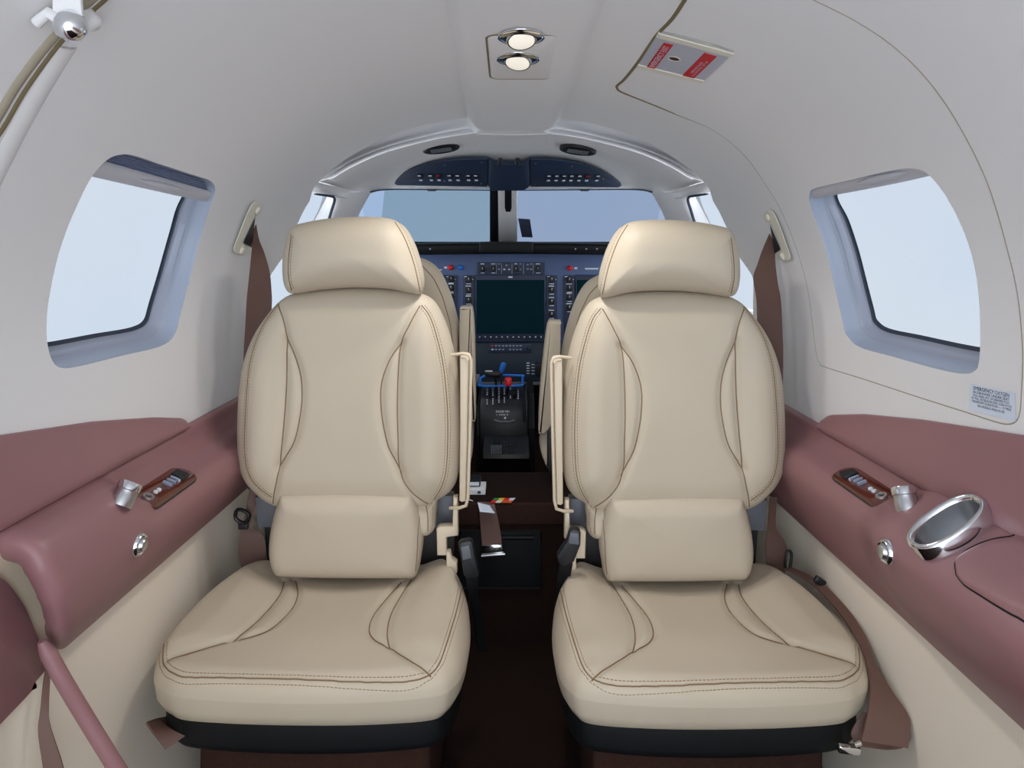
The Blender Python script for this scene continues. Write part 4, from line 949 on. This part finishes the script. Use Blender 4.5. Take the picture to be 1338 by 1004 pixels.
pb=[(636,241,0),(638,241.5,.010),(642,243,.022),(649,244,.026),(681,244,.026),(688,243,.022),(692,241.5,.010),(694,241,0)]
rows=[[OP.at(*OP.uv(x,y),h*.5) for x,y,h in r] for r in (pf,pb)]
m.grid([[OP.at(*OP.uv(x,y+1),-.004) for x,y,h in pf]]+rows+[[OP.at(*OP.uv(x,y-1),-.004) for x,y,h in pb]]); cbx=m.build('centre_cover',M['overhead'],root,angle=50)
for x in (653.5,676):
    m=MB(); c=P(x,209,2.17); m.lathe([(.0075,0),(.008,.006),(.0065,.012),(.0075,.016),(.005,.02),(0,.021)],c,(0,-.8,-.6),16); m.build('dimmer_knob',M['black'],root)
def osw(x,y,w=3.2,red=False,big=False):
    c=OP.at(*OP.uv(x,y),.007); R=Matrix((OP.U,OP.V,OP.N)).transposed(); s=2.3/F
    m=MB(); m.box(c+OP.V*.006,(w*2.0*s,.022,.010),.002,R); b=m.build('rocker_switch',M['black'],root)
    for dy,h in ((2.0,.008),(-2.2,.012)):
        m=MB(); m.box(c+OP.V*(dy*2.*s*2.)+OP.N*.0055,(w*1.25*s,h,.0012),0,R); m.build('lettering',M['red'] if red and dy>0 else M['key'],b,False)
for x in (549,563,573,587.5,598,612,622): osw(x,228,3.4,x==573)
for x in (717,727,737,746.6,757,767,780.6): osw(x,228.5,3.4,x==767)
for x,y in ((518.5,237),(581,212.8),(629,209.5),(629,237.5),(581,234),(543,232),(699.5,210.8),(747,215),(699,238.5),(809,240),(788,231.5)):
    m=MB(); m.lathe([(.0035,0),(.003,.0012),(0,.0015)],OP.at(*OP.uv(x,y),.007),OP.N,8); m.build('screw_head',M['grey'],root)
# eyeball air vents in the cockpit headliner
for px,py,tilt,lab in ((576.5,193,-.09,'black oval air vent in the headliner left of centre'),(755,195,.09,'black oval air vent in the headliner right of centre')):
    Y=2.08; c=P(px,py,Y)+V3(0,-.0,-.005); a=unit(V3(1,0,-tilt*1.55)); n=unit(V3(0,-.05,-1)); n=unit(n-a*n.dot(a)); b=np.cross(n,a)
    root=thing('air_vent',lab,'air vent',c,'headliner air vents')
    el=lambda r,s,h:[c+a*r*math.cos(t)+b*s*math.sin(t)+n*h for t in np.linspace(0,2*math.pi,36,endpoint=False)]
    m=MB(); m.grid([el(.053,.060,-.012),el(.053,.060,.001),el(.050,.056,.003),el(.044,.050,.001)],closev=True); m.build('vent_rim',M['black'],root)
    m=MB(); m.grid([el(.044,.050,.001),el(.03,.034,.002),el(.0001,.0001,.0025)],closev=True); vf=m.build('vent_disc',M['softblack'],root)
    m=MB()
    for k in (-.02,0,.02): m.box(c+b*k+n*.003,(.06,.006,.003),.001,Matrix((a,b,n)).transposed())
    m.build('vent_slats',M['grey'],vf)
# visor clips, windshield vent slot, tape
for px in (564,764):
    m=MB(); q=Plane(P(px,248,2.52),V3(1,0,0),V3(0,0,1)); m.prism(q.uvs([(px-8,246.8),(px+8,246.8),(px+5,249.8),(px-5,249.8)]),q.o,q.U,q.V,V3(0,1,0),.01,.001)
    tag(m.build('visor_clip',M['gasket']),'dark visor clip at the windshield head %s of the centre post'%('left' if px<668 else 'right'),'clip','visor clips')
m=MB(); q=Plane(PWi.o-V3(0,.018,.006),PWi.U,PWi.V); m.prism(q.uvs(catmull([(659.5,248),(668.5,248),(668.5,272),(667,277),(661,277),(659.5,272)],1,True)),q.o,q.U,q.V,q.N,.008,.001); tag(m.build('compass_mount',M['black']),'black slotted compass mount on the windshield centre post','mount')
m=MB(); q=Plane(PWi.o+V3(0,.005,.0),PWi.U,PWi.V); m.prism(q.uvs([(677,286),(692.5,287),(696,310.5),(682,310)]),q.o,q.U,q.V,q.N,.002); tag(m.build('tape_patch',M['tape'],smooth=False),'dark square patch stuck low on the right windshield pane','patch')
# pedestal with the engine controls
root=thing('throttle_quadrant','black centre pedestal with red and blue control levers between the pilot seats','throttle quadrant',P(660,640,2.4))
def prof_body(x0,x1,pr,name,mt,par,r=0):
    pts=catmull(pr,1) if False else pr
    a=[V3(x0,Y,P(0,py,Y)[2]) for py,Y in pts]; m=MB()
    q=[(p[1],p[2]) for p in a]; m.prism(q,V3(x0,0,0),V3(0,1,0),V3(0,0,1),V3(1,0,0),x1-x0,r); return m.build(name,M[mt],par,angle=30)
arc=[(506+0*k,2.55) for k in range(1)]
top=[(503,2.62),(504.5,2.52),(508,2.46),(514,2.41),(522,2.375),(532,2.35),(543,2.335),(552,2.33),(566,2.325)]
x0,x1=P(628,0,2.4)[0],P(689,0,2.4)[0]
prof_body(x0,x1,top+[(640,2.34),(640,2.70),(503,2.70)],'body','black',root,.006)
prof_body(x0-.012,x0-.001,[(507,2.60),(530,2.40),(570,2.34),(640,2.34),(640,2.7),(507,2.7)],'side_panel','softblack',root,.003)
prof_body(x1+.001,x1+.024,[(495,2.60),(515,2.44),(560,2.36),(640,2.36),(640,2.7),(495,2.7)],'side_panel','softblack',root,.003)
kp=prof_body(P(632,0,2.28)[0],P(691,0,2.28)[0],[(569,2.33),(571,2.30),(594,2.20),(599.5,2.195),(602,2.21),(602,2.34)],'keypad_shelf','black',root,.004)
A=P(640,581,2.262); fx=lambda px,py:(lambda t:P(px,py,2.30+(2.20-2.30)*(py-571)/23-.004))(0)
ks=MB(); K=[]
for i in range(5):
    for j in range(5): K.append((642.5+i*3,583+j*2.4,2.2,1.7))
for i in range(4):
    for j in range(6): K.append((659+i*4.6,577.5+j*3,2.2,1.3))
for x,y,w,h in K:
    c=fx(x,y); m=MB(); m.box(c,(w*2.25/F,.006,h*2.25/F),.0012); m.build('key',M['grey'] if x<657 else M['keygrey'] if h<1 else M['darkgrey'],kp)
c=fx(649,578.5); m=MB(); m.lathe([(.011,0),(.010,.006),(0,.007)],c,(0,-1,.3),20); m.build('cursor_knob',M['softblack'],kp)
def surf(px,py):
    ys=np.array([t[0] for t in top]); return P(px,py,np.interp(py,ys,[t[1] for t in top])-.002)
m=MB()
def tick(x,y0,y1):
    n=max(2,int((y1-y0)/2.1))
    for k in range(n):
        y=y0+(y1-y0)*(k+.5)/n; m.box(surf(x,y),(.0036,.0012,.0034))
for x,y0,y1 in ((636.5,505,517),(636.5,521.5,529),(644,505,518),(644,520.5,529),(652,506,516),(652,517,527),(659,505,516),(659,519,527),(667,506.5,509.5),(667,517,521),(677,509,522)): tick(x,y0,y1)
m.build('lettering',M['key'],root,False)
m=MB(); 
for x in (640.5,648.5,655.5,663,673): m.strip([surf(x-1.4,y)+V3(0,-.001,0) for y in (506,511,516,521)],[surf(x+1.4,y)+V3(0,-.001,0) for y in (506,511,516,521)],.002)
m.build('lever_slots',M['softblack'],root)
m=MB(); write(m,'RUDDER TRIM',lambda u,v:surf(648+u*17.5,539.2-v*2.6)+V3(0,-.001,0),0,1,0,1); write(m,'L  NOSE  R',lambda u,v:surf(649+u*15,543-v*1.8)+V3(0,-.001,0),0,1,0,1); m.build('trim_lettering',M['key'],root,False)
m=MB(); m.tube([surf(x,y)+V3(0,-.006,0) for x,y in catmull([(645.5,548.5),(651,550.3),(655,551.3),(660,550.6),(665,551.3),(668.5,550.3),(673,548.5)],4)],.0035,8); tw=m.build('rudder_trim_wheel',M['grey'],root)
m=MB(); m.lathe([(.0035,0),(.003,.002),(0,.0025)],surf(660,546)+V3(0,-.004,0),(0,-1,0),10); m.build('trim_dot',M['white'],root)
m=MB(); m.tube([P(*z) for z in catmull([(627,504.5,2.40),(627.5,501.5,2.42),(633,491.5,2.50),(680,491,2.50),(682.5,492.5,2.49),(682.5,501,2.42),(679,504,2.40),(650,504.5,2.40)],4,True)],.0042,8,closed=True); m.build('blue_guard',M['blue'],root)
def lever(path,r,grip,mt,name):
    m=MB(); m.tube(catmull([P(*z) for z in path],4),r,8); l=m.build(name,M['softblack'],root)
    m=MB(); m.box(*grip); m.build('grip',M[mt],l); return l
lv=lever([(648.5,515,2.40),(648,500,2.40),(646,490,2.40)],.004,(P(644.5,488.5,2.38),(.055,.030,.022),.009,Matrix.Rotation(.06,3,'Y')),'black','throttle_lever')
m=MB(); m.box(P(638.5,485.3,2.368),(.024,.004,.004),.001); m.build('grip_label',M['key'],lv)
lever([(655.5,515,2.42),(655,500,2.43),(656,487,2.44)],.0032,(P(656.5,480.5,2.44),(.017,.017,.036),.006,Matrix.Rotation(.35,3,'Y')),'blue','propeller_lever')
lever([(663,515,2.40),(663.5,508,2.39),(664,502,2.38)],.0032,(P(664,499,2.37),(.023,.022,.028),.007,None),'red','condition_lever')
lever([(673,521,2.38),(673,514,2.375)],.003,(P(673,514,2.365),(.008,.008,.012),.003,None),'black','alternate_lever')
m=MB(); m.lathe([(.021,-.006),(.021,.006)],P(624.5,497,2.5),(1,0,0),20); m.build('trim_knob',M['grey'],root)
m=MB(); m.tube(catmull([P(*z) for z in ((686.5,503,2.42),(686,520,2.36),(685.5,535,2.335),(685.5,551,2.33))],4),.0055,8); m.build('trim_wheel_edge',M['softblack'],root)

# ------------------------------------------------------------------ pilot seats seen past the cabin seats
def pilot(s,dz,lab,cush):
    fl=s>0; root=thing('pilot_seat',lab,'seat',(s*.34,2.05,.2),'pilot seats'); off=(0,0,dz)
    q=Plane(V3(0,1.90,CZ-.4),V3(1,0,0),unit(V3(0,-.06,1)));  q.N=-q.N if q.N[1]>0 else q.N
    ol=q.uvs([(470,336),(530,335),(553,338),(572,350),(586,375),(597,410),(604,450),(606,500),(606,560),(600,595),(560,612),(480,614),(420,612),(390,595),(384,560),(384,480),(392,410),(405,360),(425,340)])
    m=MB(flip=fl,off=off); H=pillow(m,q,ol,.045,.045,.07,.06,.0,None,40,200); seam_line(m,q,H,offset(q.uvs([(553,345),(568,360),(580,385),(590,420),(596,470),(597,560)]),0),.001); m.build('backrest',LM,root,angle=0)
    m=MB(flip=fl,off=off); ho=q.uvs([(420,330),(425,290),(440,280),(490,279),(545,282),(553,295),(553,333),(490,338)]); 
    m.box((-.34,2.215,CZ-.86+.23),(.44,.42,.10),.035); m.build('seat_cushion',M['leather'],root)
    m=MB(flip=fl,off=off); m.box((-.34,2.22,.30-dz+.0),(.34,.36,.2),.01); m.build('seat_base',M['softblack'],root)
    return root
L=pilot(-1,0,'tan pilot seat on the left seen past the cabin seat at the aisle',0)
R=pilot(1,-.042,'tan pilot seat on the right seen past the cabin seat at the aisle',0)
def px_part(par,l,Y,th,name,mt,r=.006):
    q=Plane(V3(0,Y,CZ-.5),V3(1,0,0),V3(0,0,1)); m=MB(); m.prism(q.uvs(catmull(l,3,True)),q.o,q.U,q.V,V3(0,1,0),th,r,seg=3); m.build(name,M[mt],par,angle=40)
px_part(L,[(600.5,408),(602,402),(612,401.5),(617,404),(620,440),(621,500),(621,548),(618,552),(612,554),(606,552),(601,500),(600,450)],1.83,.05,'armrest','leather')
px_part(L,[(606,556),(613,556),(617,570),(617.5,585),(615,605),(608,612),(600,600)],1.88,.05,'cushion_side','leather')
px_part(R,[(716,424),(722,420),(731,420.5),(733,424),(732,470),(728,520),(722,552),(714,566),(706,567.5),(704,562),(706,510),(711,460)],1.83,.05,'armrest','leather')
px_part(R,[(707,572),(713,566),(718,566),(718,606),(715,612),(708,595),(705.5,583)],1.86,.05,'cushion_side','leather')
px_part(R,[(716,546),(722,540),(724,560),(724,612),(716,613)],1.85,.03,'armrest_bracket','black',.003)
# ------------------------------------------------------------------ light and camera
w=bpy.data.worlds.new('overcast'); SC.world=w; w.use_nodes=True
nt=w.node_tree; bg=nt.nodes['Background']
tc=nt.nodes.new('ShaderNodeTexCoord'); nz=nt.nodes.new('ShaderNodeTexNoise'); nz.inputs['Scale'].default_value=2.2; nz.inputs['Detail'].default_value=2
rp=nt.nodes.new('ShaderNodeValToRGB'); rp.color_ramp.elements[0].position=.35; rp.color_ramp.elements[1].position=.7
rp.color_ramp.elements[0].color=(.80,.90,1.0,1); rp.color_ramp.elements[1].color=(.95,.97,1.0,1)
nt.links.new(tc.outputs['Generated'],nz.inputs['Vector']); nt.links.new(nz.outputs['Fac'],rp.inputs['Fac']); nt.links.new(rp.outputs['Color'],bg.inputs['Color'])
bg.inputs['Strength'].default_value=4.25
for k,(x,y) in enumerate(((.0165,1.195),(.012,1.345))):      # the two reading lamps in the ceiling panel are lit
    l=bpy.data.lights.new('reading_beam','SPOT'); l.energy=6; l.spot_size=math.radians(150); l.spot_blend=1; l.shadow_soft_size=.02; l.color=(1,.97,.93)
    lo=bpy.data.objects.new('reading_beam',l); COL.objects.link(lo); lo.location=(x,y,CZ+zs(y,x)-.045)
cam=bpy.data.cameras.new('camera'); co=bpy.data.objects.new('camera',cam); COL.objects.link(co)
co.location=(0,0,CZ); co.rotation_euler=(math.pi/2,0,0)
cam.sensor_width=36; cam.sensor_fit='HORIZONTAL'; cam.lens=F/1338*36
cam.shift_x=(669-CX)/1338; cam.shift_y=-(502-CY)/1338; cam.clip_start=.02
SC.camera=co
vs=SC.view_settings; vs.view_transform='Standard'; vs.look='None'; vs.gamma=1; vs.use_curve_mapping=False; vs.exposure=0.0
